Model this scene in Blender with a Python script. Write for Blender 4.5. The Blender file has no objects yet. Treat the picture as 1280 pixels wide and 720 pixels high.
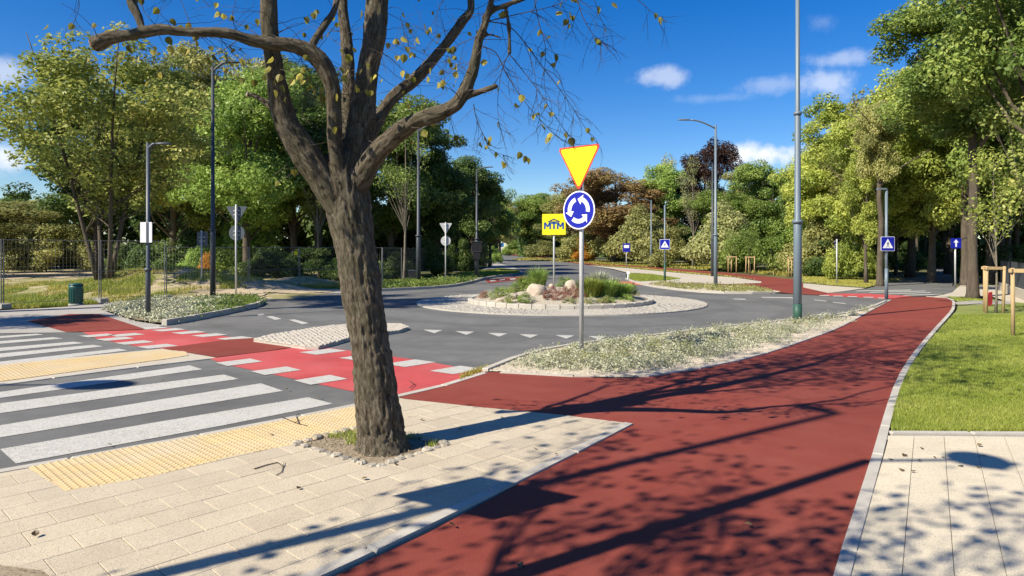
import bpy, bmesh, math, random
import numpy as np
from mathutils import Vector, Matrix
scene = bpy.context.scene
C = scene.collection
R = math.radians
# ------------------------------------------------------------------ camera
EYE, F, HY = 1.65, 850.0, 312.0
cam = bpy.data.cameras.new('camera'); cam.sensor_width = 36; cam.lens = 36*F/1280
cam.shift_y = (HY-360)/1280; cam.clip_start = .05; cam.clip_end = 5000
co = bpy.data.objects.new('camera', cam); C.objects.link(co)
co.location = (0, 0, EYE); co.rotation_euler = (R(90), 0, 0); scene.camera = co
# ------------------------------------------------------------------ sun, sky, exposure
SUN_AZ, SUN_EL = R(56), R(42)          # the shadows run towards 56 deg right of the view
sd = Vector((math.sin(SUN_AZ)*math.cos(SUN_EL), math.cos(SUN_AZ)*math.cos(SUN_EL), -math.sin(SUN_EL)))
sl = bpy.data.lights.new('sun', 'SUN'); sl.energy = 5.0; sl.angle = R(.53); sl.color = (1, .925, .77)
so = bpy.data.objects.new('sun', sl); C.objects.link(so); so.rotation_euler = sd.to_track_quat('-Z', 'Y').to_euler()
world = bpy.data.worlds.new('World'); scene.world = world; world.use_nodes = True
scene.view_settings.view_transform = 'Standard'; scene.view_settings.look = 'None'
scene.view_settings.exposure = 0.68; scene.view_settings.gamma = 1
scene.cycles.max_bounces = 8; scene.cycles.transparent_max_bounces = 8
def build_world():
    nt = world.node_tree; nt.nodes.clear(); N = nt.nodes.new; L = nt.links.new
    out = N('ShaderNodeOutputWorld'); bg = N('ShaderNodeBackground'); bg.inputs[1].default_value = .088
    sky = N('ShaderNodeTexSky'); sky.sky_type = 'NISHITA'; sky.sun_disc = False
    sky.sun_elevation = SUN_EL; sky.sun_rotation = SUN_AZ+math.pi
    sky.altitude = 0; sky.air_density = 1.0; sky.dust_density = .25; sky.ozone_density = 4.0
    hs = N('ShaderNodeHueSaturation'); hs.inputs['Saturation'].default_value = 1.42; hs.inputs['Hue'].default_value = .513
    L(sky.outputs[0], hs.inputs['Color'])
    tc = N('ShaderNodeTexCoord'); col = hs.outputs[0]
    noise = N('ShaderNodeTexNoise'); noise.inputs['Scale'].default_value = 21; noise.inputs['Detail'].default_value = 9
    noise.inputs['Roughness'].default_value = .62
    L(tc.outputs['Generated'], noise.inputs['Vector'])
    # small cumulus scraps: (photo px, py, half width, half height, strength)
    mask = None
    for px, py, hw, hh, st in [(824, 97, 33, 13, .45), (1030, 105, 26, 20, .50), (970, 105, 44, 11, .26), (1048, 74, 26, 11, .36), (890, 122, 40, 7, .15),
                               (955, 193, 60, 15, 1.0), (0, 92, 24, 18, .5), (5, 196, 22, 28, .8), (1030, 28, 14, 14, .14), (-300, 120, 160, 50, .7), (1500, 60, 140, 45, .6)]:
        d = Vector(((px-640)/F, 1, (HY-py)/F)); ln = d.length; d.normalize()
        right = Vector((d.y, -d.x, 0)).normalized(); up = right.cross(d)
        def dot(v, k):
            m = N('ShaderNodeVectorMath'); m.operation = 'DOT_PRODUCT'; L(tc.outputs['Generated'], m.inputs[0]); m.inputs[1].default_value = v
            q = N('ShaderNodeMath'); q.operation = 'MULTIPLY'; L(m.outputs['Value'], q.inputs[0]); q.inputs[1].default_value = k; return q
        a = dot(right, F*ln/hw*.85); b = dot(up, F*ln/hh); f = dot(d, 1)
        cv = N('ShaderNodeCombineXYZ'); L(a.outputs[0], cv.inputs[0]); L(b.outputs[0], cv.inputs[1])
        le = N('ShaderNodeVectorMath'); le.operation = 'LENGTH'; L(cv.outputs[0], le.inputs[0])
        ma = N('ShaderNodeMath'); ma.operation = 'MULTIPLY_ADD'; L(noise.outputs[0], ma.inputs[0]); ma.inputs[1].default_value = -3.2; ma.inputs[2].default_value = 1.6
        ad = N('ShaderNodeMath'); L(ma.outputs[0], ad.inputs[0]); L(le.outputs['Value'], ad.inputs[1])
        mr = N('ShaderNodeMapRange'); mr.interpolation_type = 'SMOOTHSTEP'; L(ad.outputs[0], mr.inputs[0])
        mr.inputs[1].default_value = 1.25; mr.inputs[2].default_value = .0; mr.inputs[3].default_value = 0; mr.inputs[4].default_value = st
        fr = N('ShaderNodeMath'); fr.operation = 'GREATER_THAN'; L(f.outputs[0], fr.inputs[0]); fr.inputs[1].default_value = 0
        mm = N('ShaderNodeMath'); mm.operation = 'MULTIPLY'; L(mr.outputs[0], mm.inputs[0]); L(fr.outputs[0], mm.inputs[1])
        if mask is None: mask = mm
        else:
            mx = N('ShaderNodeMath'); mx.operation = 'MAXIMUM'; L(mask.outputs[0], mx.inputs[0]); L(mm.outputs[0], mx.inputs[1]); mask = mx
    mix = N('ShaderNodeMix'); mix.data_type = 'RGBA'; L(mask.outputs[0], mix.inputs['Factor']); L(col, mix.inputs['A'])
    mix.inputs['B'].default_value = (7.4, 7.6, 8.0, 1)
    L(mix.outputs['Result'], bg.inputs[0]); L(bg.outputs[0], out.inputs[0])
build_world()
# ------------------------------------------------------------------ helpers
def G(x, y, z=0.0):
    d = F*(EYE-z)/(y-HY); return Vector(((x-640)/F*d, d, z))
def P(x, y, Y): return Vector(((x-640)/F*Y, Y, EYE-(y-HY)*Y/F))
def tag(o, label=None, cat=None, group=None, kind=None):
    if label: o['label'] = label
    if cat: o['category'] = cat
    if group: o['group'] = group
    if kind: o['kind'] = kind
    return o
def empty(name, loc=(0, 0, 0), rz=0.0, **k):
    o = bpy.data.objects.new(name, None); C.objects.link(o); o.location = loc; o.rotation_euler = (0, 0, rz); o.empty_display_size = .1
    return tag(o, **k)
def fast_mesh(name, V, Fc, attr=None, smooth=False):
    """V (n,3); Fc (m,k) of one face size, or a list of such arrays"""
    if not (isinstance(Fc, list) and isinstance(Fc[0], np.ndarray)): Fc = [np.asarray(Fc)]
    Fc = [np.asarray(f, dtype=np.int32) for f in Fc if len(f)]
    me = bpy.data.meshes.new(name); V = np.asarray(V, dtype=np.float32)
    me.vertices.add(len(V)); me.vertices.foreach_set('co', V.ravel())
    loops = np.concatenate([f.ravel() for f in Fc]); me.loops.add(len(loops)); me.loops.foreach_set('vertex_index', loops)
    tot = np.concatenate([np.full(len(f), f.shape[1]) for f in Fc]).astype(np.int32)
    st = np.concatenate([[0], np.cumsum(tot)[:-1]]).astype(np.int32)
    me.polygons.add(len(tot)); me.polygons.foreach_set('loop_start', st)
    try: me.polygons.foreach_set('loop_total', tot)
    except Exception: pass
    if smooth: me.polygons.foreach_set('use_smooth', np.ones(len(tot), dtype=bool))
    me.update(calc_edges=True)
    if attr is not None:
        a = me.attributes.new('tone', 'FLOAT', 'FACE'); a.data.foreach_set('value', np.asarray(attr, dtype=np.float32))
    return me
def obj(name, me, m=None, parent=None, loc=None):
    if m is not None and len(me.materials) == 0: me.materials.append(m)
    o = bpy.data.objects.new(name, me); C.objects.link(o)
    if parent is not None: o.parent = parent
    if loc is not None: o.location = loc
    return o
class MB:
    def __init__(s): s.V = []; s.Q = []; s.n = 0
    def add(s, V, faces):
        s.V += [tuple(v) for v in V]; s.Q += [tuple(i+s.n for i in f) for f in faces]; s.n += len(V)
    def box(s, c, size, rz=0, M=None):
        x, y, z = size[0]/2, size[1]/2, size[2]/2
        vs = [Vector((a*x, b*y, d*z)) for a in (-1, 1) for b in (-1, 1) for d in (-1, 1)]
        Rm = M if M is not None else Matrix.Rotation(rz, 3, 'Z')
        s.add([Rm @ v+Vector(c) for v in vs], [(0, 1, 3, 2), (4, 6, 7, 5), (0, 4, 5, 1), (2, 3, 7, 6), (0, 2, 6, 4), (1, 5, 7, 3)])
    def tube(s, pts, rad, n=10, cap=True):
        pts = [Vector(p) for p in pts]
        if not hasattr(rad, '__len__'): rad = [rad]*len(pts)
        base = s.n; V = []; fr = None
        for i, p in enumerate(pts):
            t = (pts[min(i+1, len(pts)-1)]-pts[max(i-1, 0)]).normalized()
            if fr is None: fr = t.orthogonal().normalized()
            fr = (fr-t*fr.dot(t)).normalized(); b = t.cross(fr)
            for k in range(n):
                a = 2*math.pi*k/n; V.append(p+(fr*math.cos(a)+b*math.sin(a))*rad[i])
        Q = [(i*n+k, i*n+(k+1) % n, (i+1)*n+(k+1) % n, (i+1)*n+k) for i in range(len(pts)-1) for k in range(n)]
        if cap: Q += [tuple(range(n-1, -1, -1)), tuple((len(pts)-1)*n+k for k in range(n))]
        s.add(V, Q)
    def prism(s, poly, z0, z1, ch=0.0):
        n = len(poly)
        area = sum(poly[i][0]*poly[(i+1) % n][1]-poly[(i+1) % n][0]*poly[i][1] for i in range(n))
        if area < 0: poly = poly[::-1]
        if ch > 0:
            cx = sum(p[0] for p in poly)/n; cy = sum(p[1] for p in poly)/n
            ins = []
            for p in poly:
                d = math.hypot(p[0]-cx, p[1]-cy) or 1; k = max(0, 1-ch*1.3/d); ins.append((cx+(p[0]-cx)*k, cy+(p[1]-cy)*k))
            V = [(p[0], p[1], z0) for p in poly]+[(p[0], p[1], z1-ch) for p in poly]+[(p[0], p[1], z1) for p in ins]
            Q = [(i, (i+1) % n, n+(i+1) % n, n+i) for i in range(n)]+[(n+i, n+(i+1) % n, 2*n+(i+1) % n, 2*n+i) for i in range(n)]+[tuple(2*n+i for i in range(n))]
        else:
            V = [(p[0], p[1], z0) for p in poly]+[(p[0], p[1], z1) for p in poly]
            Q = [(i, (i+1) % n, n+(i+1) % n, n+i) for i in range(n)]+[tuple(n+i for i in range(n)), tuple(range(n-1, -1, -1))]
        s.add(V, Q)
    def mesh(s, name, smooth=False):
        me = bpy.data.meshes.new(name); me.from_pydata(s.V, [], s.Q); me.update()
        if smooth:
            for p in me.polygons: p.use_smooth = len(p.vertices) == 4
        return me
    def build(s, name, m, parent=None, loc=None, smooth=False): return obj(name, s.mesh(name, smooth), m, parent, loc)
# ------------------------------------------------------------------ materials
def ramp_node(N, stops):
    r = N('ShaderNodeValToRGB'); e = r.color_ramp.elements
    e[0].position, e[0].color = stops[0][0], (*stops[0][1], 1); e[1].position, e[1].color = stops[-1][0], (*stops[-1][1], 1)
    for p, c in stops[1:-1]: q = e.new(p); q.color = (*c, 1)
    return r
def mat(name, c1, c2=None, scale=8.0, rough=.85, speck=None, bump=.0, bscale=None, metal=0.0, big=None, obrand=0.0, spec=.3, stretch=None):
    """noise between c1 and c2; speck=(colour, scale, threshold, softness); big=(colour, scale, amount) broad stains"""
    m = bpy.data.materials.new(name); m.use_nodes = True; nt = m.node_tree; N = nt.nodes.new; L = nt.links.new
    b = nt.nodes['Principled BSDF']; b.inputs['Roughness'].default_value = rough; b.inputs['Metallic'].default_value = metal
    b.inputs['Specular IOR Level'].default_value = spec
    if c2 is None: c2 = tuple(v*.82 for v in c1)
    ge = N('ShaderNodeNewGeometry'); vec = ge.outputs['Position']
    if stretch:
        mp = N('ShaderNodeMapping'); mp.inputs['Scale'].default_value = stretch; L(vec, mp.inputs[0]); vec = mp.outputs[0]
    n1 = N('ShaderNodeTexNoise'); n1.inputs['Scale'].default_value = scale; n1.inputs['Detail'].default_value = 6; n1.inputs['Roughness'].default_value = .65; L(vec, n1.inputs['Vector'])
    r = ramp_node(N, [(.32, c1), (.68, c2)]); L(n1.outputs[0], r.inputs[0]); col = r.outputs[0]
    def mixin(col, fac, c, blend='MIX'):
        x = N('ShaderNodeMix'); x.data_type = 'RGBA'; x.blend_type = blend; L(fac, x.inputs['Factor']); L(col, x.inputs['A']); x.inputs['B'].default_value = (*c, 1); return x.outputs['Result']
    for sp in (speck if isinstance(speck, list) else [speck] if speck else []):
        c, sc, th, so_ = sp
        n2 = N('ShaderNodeTexNoise'); n2.inputs['Scale'].default_value = sc; n2.inputs['Detail'].default_value = 2; L(vec, n2.inputs['Vector'])
        mr = N('ShaderNodeMapRange'); L(n2.outputs[0], mr.inputs[0]); mr.inputs[1].default_value = th; mr.inputs[2].default_value = th+so_; col = mixin(col, mr.outputs[0], c)
    for bg in (big if isinstance(big, list) else [big] if big else []):
        c, sc, am = bg
        n3 = N('ShaderNodeTexNoise'); n3.inputs['Scale'].default_value = sc; n3.inputs['Detail'].default_value = 5; L(ge.outputs['Position'], n3.inputs['Vector'])
        mr = N('ShaderNodeMapRange'); L(n3.outputs[0], mr.inputs[0]); mr.inputs[1].default_value = .45; mr.inputs[2].default_value = .7; mr.inputs[4].default_value = am; col = mixin(col, mr.outputs[0], c)
    if obrand:
        oi = N('ShaderNodeObjectInfo'); mr = N('ShaderNodeMapRange'); L(oi.outputs['Random'], mr.inputs[0]); mr.inputs[3].default_value = 1-obrand; mr.inputs[4].default_value = 1+obrand*.6
        vm = N('ShaderNodeVectorMath'); vm.operation = 'SCALE'; L(col, vm.inputs[0]); L(mr.outputs[0], vm.inputs['Scale']); col = vm.outputs[0]
    L(col, b.inputs['Base Color'])
    if bump:
        n4 = N('ShaderNodeTexNoise'); n4.inputs['Scale'].default_value = bscale or scale*4; n4.inputs['Detail'].default_value = 4; L(vec, n4.inputs['Vector'])
        bm = N('ShaderNodeBump'); bm.inputs['Strength'].default_value = min(1, bump); bm.inputs['Distance'].default_value = .01; L(n4.outputs[0], bm.inputs['Height']); L(bm.outputs[0], b.inputs['Normal'])
    return m
BR = 1.34
def ring_wear(m, cx, cy):
    nt = m.node_tree; N = nt.nodes.new; L = nt.links.new; b = nt.nodes['Principled BSDF']; src = b.inputs['Base Color'].links[0].from_socket
    ge = N('ShaderNodeNewGeometry'); d = N('ShaderNodeVectorMath'); d.operation = 'DISTANCE'; L(ge.outputs['Position'], d.inputs[0]); d.inputs[1].default_value = (cx, cy, 0)
    n = N('ShaderNodeTexNoise'); n.inputs['Scale'].default_value = .7; L(ge.outputs['Position'], n.inputs['Vector'])
    a = N('ShaderNodeMath'); a.operation = 'MULTIPLY_ADD'; L(n.outputs[0], a.inputs[0]); a.inputs[1].default_value = .9; L(d.outputs['Value'], a.inputs[2])
    w = N('ShaderNodeMath'); w.operation = 'SINE'; k = N('ShaderNodeMath'); k.operation = 'MULTIPLY'; L(a.outputs[0], k.inputs[0]); k.inputs[1].default_value = 3.7; L(k.outputs[0], w.inputs[0])
    f = N('ShaderNodeMapRange'); L(w.outputs[0], f.inputs[0]); f.inputs[1].default_value = .2; f.inputs[2].default_value = 1; f.inputs[4].default_value = .35
    x = N('ShaderNodeMix'); x.data_type = 'RGBA'; L(f.outputs[0], x.inputs['Factor']); L(src, x.inputs['A']); x.inputs['B'].default_value = (.085, .083, .08, 1); L(x.outputs['Result'], b.inputs['Base Color'])
def leafmat(name, stops, trans=.42, obrand=.12, rough=.5):
    m = bpy.data.materials.new(name); m.use_nodes = True; nt = m.node_tree; nt.nodes.clear(); N = nt.nodes.new; L = nt.links.new
    out = N('ShaderNodeOutputMaterial'); at = N('ShaderNodeAttribute'); at.attribute_name = 'tone'
    r = ramp_node(N, [(p, tuple(min(.9, v*(BR if 'leaves' in name and 'silver' not in name else 1.0)) for v in c)) for p, c in stops]); L(at.outputs['Fac'], r.inputs[0])
    oi = N('ShaderNodeObjectInfo'); mr = N('ShaderNodeMapRange'); L(oi.outputs['Random'], mr.inputs[0]); mr.inputs[3].default_value = 1-obrand; mr.inputs[4].default_value = 1+obrand
    vm = N('ShaderNodeVectorMath'); vm.operation = 'SCALE'; L(r.outputs[0], vm.inputs[0]); L(mr.outputs[0], vm.inputs['Scale'])
    pb = N('ShaderNodeBsdfPrincipled'); pb.inputs['Roughness'].default_value = rough; pb.inputs['Specular IOR Level'].default_value = .35
    tr = N('ShaderNodeBsdfTranslucent'); mx = N('ShaderNodeMixShader'); mx.inputs[0].default_value = trans
    L(vm.outputs[0], pb.inputs['Base Color']); L(vm.outputs[0], tr.inputs[0]); L(pb.outputs[0], mx.inputs[1]); L(tr.outputs[0], mx.inputs[2]); L(mx.outputs[0], out.inputs[0])
    return m
M = {}
M['asphalt'] = mat('asphalt', (.128, .128, .122), (.158, .157, .148), 1.2, .9, speck=[((.26, .25, .24), 220, .60, .05), ((.07, .07, .07), 180, .64, .05)], bump=.5, bscale=160, big=[((.085, .083, .08), .5, .6), ((.2, .19, .18), .23, .4), ((.075, .073, .07), 3.5, .3)])
M['red'] = mat('red_path', (.200, .035, .022), (.235, .045, .028), 3, .9, speck=[((.33, .11, .08), 240, .68, .05), ((.12, .03, .025), 200, .66, .06)], bump=.45, bscale=150, big=[((.235, .062, .043), .8, .35), ((.15, .030, .022), .35, .6), ((.26, .09, .065), 2.7, .14)])
M['brightred'] = mat('bright_red_crossing', (.50, .070, .068), (.42, .058, .056), 2.2, .75, speck=[((.75, .3, .28), 200, .66, .05), ((.3, .05, .05), 120, .68, .05)], bump=.4, bscale=150, big=[((.34, .062, .055), 1.3, .55), ((.58, .17, .16), .7, .4)])
M['white'] = mat('white_road_paint', (.54, .52, .46), (.42, .40, .36), 14, .75, speck=[((.20, .19, .18), 95, .565, .05), ((.7, .69, .66), 150, .62, .05)], bump=.4, bscale=120, big=((.5, .48, .45), 2.2, .55))
M['slab'] = mat('granite_slab_vignetted', (.53, .45, .325), (.46, .385, .275), 3, .85, speck=[((.26, .21, .17), 130, .60, .06), ((.8, .74, .62), 170, .62, .05), ((.12, .10, .09), 190, .68, .04)], bump=.3, bscale=120, big=((.43, .36, .28), 1.1, .45), obrand=.07)  # same stone as slab_r, darkened to imitate lens vignetting
M['joint'] = mat('joint_sand', (.42, .355, .26), (.35, .30, .22), 30, .95)
M['kerb'] = mat('concrete_kerb', (.50, .46, .39), (.42, .385, .33), 6, .85, speck=((.25, .23, .2), 140, .64, .05), bump=.3, bscale=100, big=((.35, .32, .27), 2, .4), obrand=.06)
M['tactile'] = mat('yellow_tactile', (.60, .44, .21), (.56, .43, .25), 4, .8, speck=((.4, .28, .14), 140, .66, .05), big=((.56, .46, .32), 1.5, .7), obrand=.08)
M['cobble'] = mat('light_cobble', (.56, .50, .41), (.44, .39, .32), 9, .85, speck=((.2, .18, .15), 60, .6, .08), bump=.6, bscale=30, big=((.38, .34, .28), .8, .5), obrand=.12)
M['sett'] = mat('sett_stone', (.46, .41, .33), (.33, .29, .23), 20, .9, speck=((.12, .1, .08), 60, .58, .08), bump=.8, bscale=50, obrand=.3)
M['slab_r'] = mat('granite_slab_unvignetted', (.64, .555, .405), (.56, .485, .35), 3, .85, speck=[((.30, .25, .2), 110, .60, .06), ((.85, .78, .66), 170, .62, .05), ((.14, .12, .11), 170, .68, .04)], bump=.3, bscale=120, big=((.5, .43, .33), 1.1, .4), obrand=.06)  # same stone as slab, lighter; the vignetting is painted into the colour
M['apron'] = mat('apron_cobble', (.44, .405, .34), (.34, .31, .26), 9, .85, speck=((.2, .18, .15), 60, .6, .08), bump=.6, bscale=30, big=((.32, .29, .25), .8, .5))
M['slate'] = mat('slate_lamp_paint', (.060, .072, .085), (.07, .085, .10), 4, .45, spec=.5)
M['greypave'] = mat('grey_paving', (.40, .37, .33), (.34, .315, .28), 2, .85, speck=((.22, .2, .18), 90, .62, .06), bump=.3, bscale=60, big=((.3, .28, .25), .4, .5))
M['lightpave'] = mat('light_paving', (.52, .46, .37), (.46, .41, .33), 2, .85, speck=((.3, .26, .2), 60, .62, .06), big=((.42, .36, .28), .3, .5))
M['gravel'] = mat('gravel_bed', (.46, .40, .31), (.34, .29, .22), 18, .9, speck=((.2, .17, .13), 45, .6, .06), bump=1, bscale=40)
M['stone'] = mat('gravel_stone', (.56, .49, .38), (.34, .29, .22), 14, .85)
M['soil'] = mat('soil', (.23, .18, .12), (.32, .255, .175), 9, .95, speck=((.13, .10, .07), 60, .6, .06), bump=1, bscale=30)
M['sand'] = mat('sand', (.50, .41, .29), (.40, .31, .2), 3, .95, bump=.6, bscale=20, big=((.3, .24, .14), .6, .4))
M['lawnsoil'] = mat('lawn_base', (.14, .18, .035), (.22, .25, .06), 12, .95, big=[((.34, .32, .12), .7, .6), ((.10, .15, .03), 2.3, .5)], bump=.6, bscale=50)
M['ground'] = mat('forest_ground', (.085, .10, .035), (.13, .115, .05), .7, .95, speck=((.06, .05, .03), 9, .56, .1), big=((.16, .15, .06), .09, .6), bump=1, bscale=12)
M['darkgreen_metal'] = mat('bin_green', (.012, .075, .06), (.018, .09, .072), 5, .45, spec=.5)
M['galv'] = mat('galvanised_steel', (.55, .55, .54), (.45, .45, .44), 9, .5, metal=.15, spec=.5)
M['fence'] = mat('fence_wire', (.20, .20, .19), (.15, .15, .145), 9, .55, metal=.3, spec=.4)
M['bluegrey'] = mat('bluegrey_lamp_paint', (.13, .17, .205), (.15, .19, .22), 4, .42, spec=.5)
M['greenpaint'] = mat('green_pole_base', (.03, .085, .06), (.04, .10, .07), 4, .5)
M['darkpole'] = mat('dark_lamp_paint', (.035, .042, .05), (.045, .052, .06), 4, .5, spec=.5)
M['signback'] = mat('grey_sign_back', (.10, .115, .13), (.085, .10, .115), 8, .55, metal=.2)
M['yellow'] = mat('sign_yellow', (.95, .72, .0), (.93, .69, .0), 1, .4, spec=.5)
M['signred'] = mat('sign_red', (.80, .07, .02), (.78, .06, .02), 1, .4, spec=.5)
M['blue'] = mat('sign_blue', (.006, .010, .33), (.007, .012, .30), 1, .35, spec=.5)
M['signwhite'] = mat('sign_white', (.82, .83, .85), (.8, .81, .83), 1, .4, spec=.5)
M['signblack'] = mat('sign_black', (.012, .012, .014), (.014, .014, .016), 1, .5)
M['logoyellow'] = mat('logo_yellow', (.88, .75, .02), (.86, .73, .02), 1, .4)
M['logoblue'] = mat('logo_blue', (.008, .07, .33), (.008, .065, .3), 1, .4)
M['wood'] = mat('stake_wood', (.50, .36, .19), (.40, .27, .13), 20, .8, stretch=(6, 6, .6))
M['redplastic'] = mat('red_barrier', (.6, .05, .06), (.52, .04, .05), 3, .5)
M['twig'] = mat('twig_bark', (.055, .042, .034), (.085, .066, .052), 40, .9)
M['trunk'] = mat('trunk_bark', (.065, .050, .036), (.13, .105, .075), 9, .95, stretch=(1, 1, .25), bump=1, bscale=22)
M['paletrunk'] = mat('pale_bark', (.24, .21, .155), (.13, .11, .08), 7, .9, stretch=(1, 1, .4), bump=.7, bscale=20)
M['boulder'] = mat('boulder', (.56, .46, .35), (.40, .33, .26), 5, .9, speck=((.25, .2, .16), 30, .6, .08), bump=1, bscale=14)
M['concrete'] = mat('concrete_foot', (.36, .35, .32), (.28, .27, .25), 12, .9)
def barkmat():
    m = bpy.data.materials.new('linden_bark'); m.use_nodes = True; nt = m.node_tree; N = nt.nodes.new; L = nt.links.new
    b = nt.nodes['Principled BSDF']; b.inputs['Roughness'].default_value = .92; b.inputs['Specular IOR Level'].default_value = .15
    at = N('ShaderNodeAttribute'); at.attribute_name = 'bark'
    mp = N('ShaderNodeMapping'); mp.inputs['Scale'].default_value = (1, 1, .20); L(at.outputs['Vector'], mp.inputs[0])
    n = N('ShaderNodeTexNoise'); n.inputs['Scale'].default_value = 48; n.inputs['Detail'].default_value = 9; n.inputs['Roughness'].default_value = .78; n.inputs['Distortion'].default_value = .8; L(mp.outputs[0], n.inputs[0])
    r = ramp_node(N, [(.34, (.020, .015, .010)), (.46, (.085, .066, .044)), (.58, (.175, .15, .112)), (.74, (.37, .33, .26))]); L(n.outputs[0], r.inputs[0])
    n2 = N('ShaderNodeTexNoise'); n2.inputs['Scale'].default_value = 3; n2.inputs['Detail'].default_value = 4; L(at.outputs['Vector'], n2.inputs[0])
    mr = N('ShaderNodeMapRange'); L(n2.outputs[0], mr.inputs[0]); mr.inputs[1].default_value = .5; mr.inputs[2].default_value = .7; mr.inputs[4].default_value = .5
    x = N('ShaderNodeMix'); x.data_type = 'RGBA'; L(mr.outputs[0], x.inputs['Factor']); L(r.outputs[0], x.inputs['A']); x.inputs['B'].default_value = (.10, .095, .055, 1)
    L(x.outputs['Result'], b.inputs['Base Color'])
    bm = N('ShaderNodeBump'); bm.inputs['Strength'].default_value = 1; bm.inputs['Distance'].default_value = .02; L(n.outputs[0], bm.inputs['Height']); L(bm.outputs[0], b.inputs['Normal'])
    return m
M['bark'] = barkmat()
ring_wear(M['asphalt'], 1.5, 21.3)
LM = {}
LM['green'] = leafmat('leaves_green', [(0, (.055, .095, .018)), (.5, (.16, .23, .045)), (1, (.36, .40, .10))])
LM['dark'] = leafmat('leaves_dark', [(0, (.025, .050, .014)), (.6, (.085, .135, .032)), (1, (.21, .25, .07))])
LM['olive'] = leafmat('leaves_olive', [(0, (.09, .10, .03)), (.5, (.25, .255, .08)), (1, (.45, .42, .16))])
LM['yellowgreen'] = leafmat('leaves_yellowgreen', [(0, (.11, .16, .025)), (.5, (.31, .36, .07)), (1, (.58, .57, .14))])
LM['mixed'] = leafmat('leaves_mixed', [(0, (.07, .10, .02)), (.45, (.22, .25, .06)), (.8, (.42, .41, .12)), (1, (.50, .32, .11))])
LM['autumn'] = leafmat('leaves_autumn', [(0, (.12, .075, .035)), (.5, (.27, .18, .075)), (1, (.36, .32, .11))])
LM['pale'] = leafmat('leaves_pale', [(0, (.12, .13, .05)), (.5, (.26, .27, .10)), (1, (.42, .42, .19))])
LM['purple'] = leafmat('leaves_purple', [(0, (.022, .012, .010)), (.6, (.055, .030, .022)), (1, (.10, .055, .035))])
LM['bright'] = leafmat('leaves_bright', [(0, (.09, .16, .03)), (.5, (.24, .34, .07)), (1, (.46, .54, .15))])
LM['orange'] = leafmat('leaves_orange', [(0, (.25, .13, .03)), (.5, (.45, .22, .03)), (1, (.5, .38, .05))])
LM['silver'] = leafmat('leaves_silver', [(0, (.22, .24, .14)), (.5, (.42, .43, .28)), (1, (.66, .64, .48))], trans=.15)
LM['heather'] = leafmat('leaves_heather', [(0, (.13, .05, .035)), (1, (.28, .13, .09))], trans=.15)
LM['grass'] = leafmat('grass_blades', [(0, (.15, .20, .025)), (.5, (.29, .34, .05)), (1, (.43, .44, .11))], trans=.3)
LM['wild'] = leafmat('wild_grass', [(0, (.17, .18, .03)), (.5, (.38, .36, .06)), (1, (.56, .46, .18))], trans=.3)
LM['linden'] = leafmat('linden_leaf', [(0, (.10, .11, .02)), (.5, (.30, .27, .045)), (1, (.50, .42, .08))], trans=.45, obrand=.35)
# ------------------------------------------------------------------ ground sheets
def cr(pts, n=5):
    """Catmull-Rom through 2-D points"""
    out = []; p = [pts[0]]+list(pts)+[pts[-1]]
    for i in range(1, len(p)-2):
        for k in range(n):
            t = k/n; a, b, c, d = p[i-1], p[i], p[i+1], p[i+2]
            out.append(tuple(.5*((2*b[j])+(-a[j]+c[j])*t+(2*a[j]-5*b[j]+4*c[j]-d[j])*t*t+(-a[j]+3*b[j]-3*c[j]+d[j])*t**3) for j in range(2)))
    out.append(tuple(pts[-1])); return out
def W(pts, z=0.0): return [tuple(G(x, y, z)[:2]) for x, y in pts]
def sheet(name, wp, z, m, parent=None, kind='structure'):
    b = MB(); b.add([(p[0], p[1], z) for p in wp], [tuple(range(len(wp)))])
    me = b.mesh(name)
    if me.polygons[0].normal.z < 0: me.flip_normals()
    o = obj(name, me, m, parent)
    if parent is None: o['kind'] = kind
    return o
def clip_half(poly, nx, ny, c):      # keep nx*x+ny*y <= c
    out = []
    for i in range(len(poly)):
        a, b = poly[i], poly[(i+1) % len(poly)]
        da, db = nx*a[0]+ny*a[1]-c, nx*b[0]+ny*b[1]-c
        if da <= 0: out.append(a)
        if (da < 0 < db) or (db < 0 < da):
            t = da/(da-db); out.append((a[0]+(b[0]-a[0])*t, a[1]+(b[1]-a[1])*t))
    return out
def area(p): return .5*sum(p[i][0]*p[(i+1) % len(p)][1]-p[(i+1) % len(p)][0]*p[i][1] for i in range(len(p)))
def tiles(poly, org, u, v, lu, lv, gap=.006, bond=.5, rng=random.Random(1)):
    """cut poly into running-bond cells lu x lv along unit vectors u, v (need not be square)"""
    det = u[0]*v[1]-u[1]*v[0]
    def loc(p): x, y = p[0]-org[0], p[1]-org[1]; return ((x*v[1]-y*v[0])/det, (y*u[0]-x*u[1])/det)
    lp = [loc(p) for p in poly]; cells = []
    v0, v1 = min(p[1] for p in lp), max(p[1] for p in lp)
    for j in range(math.floor(v0/lv), math.ceil(v1/lv)):
        q = clip_half(clip_half(lp, 0, 1, (j+1)*lv-gap/2), 0, -1, -(j*lv+gap/2))
        if len(q) < 3: continue
        u0, u1 = min(p[0] for p in q), max(p[0] for p in q); sh = (j % 2)*bond*lu
        for i in range(math.floor((u0-sh)/lu), math.ceil((u1-sh)/lu)):
            c = clip_half(clip_half(q, 1, 0, sh+(i+1)*lu-gap/2), -1, 0, -(sh+i*lu+gap/2))
            # drop duplicate points
            c = [c[k] for k in range(len(c)) if math.hypot(c[k][0]-c[k-1][0], c[k][1]-c[k-1][1]) > 1e-4]
            if len(c) >= 3 and abs(area(c)) > .0015: cells.append([(org[0]+a*u[0]+b*v[0], org[1]+a*u[1]+b*v[1]) for a, b in c])
    return cells
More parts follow.
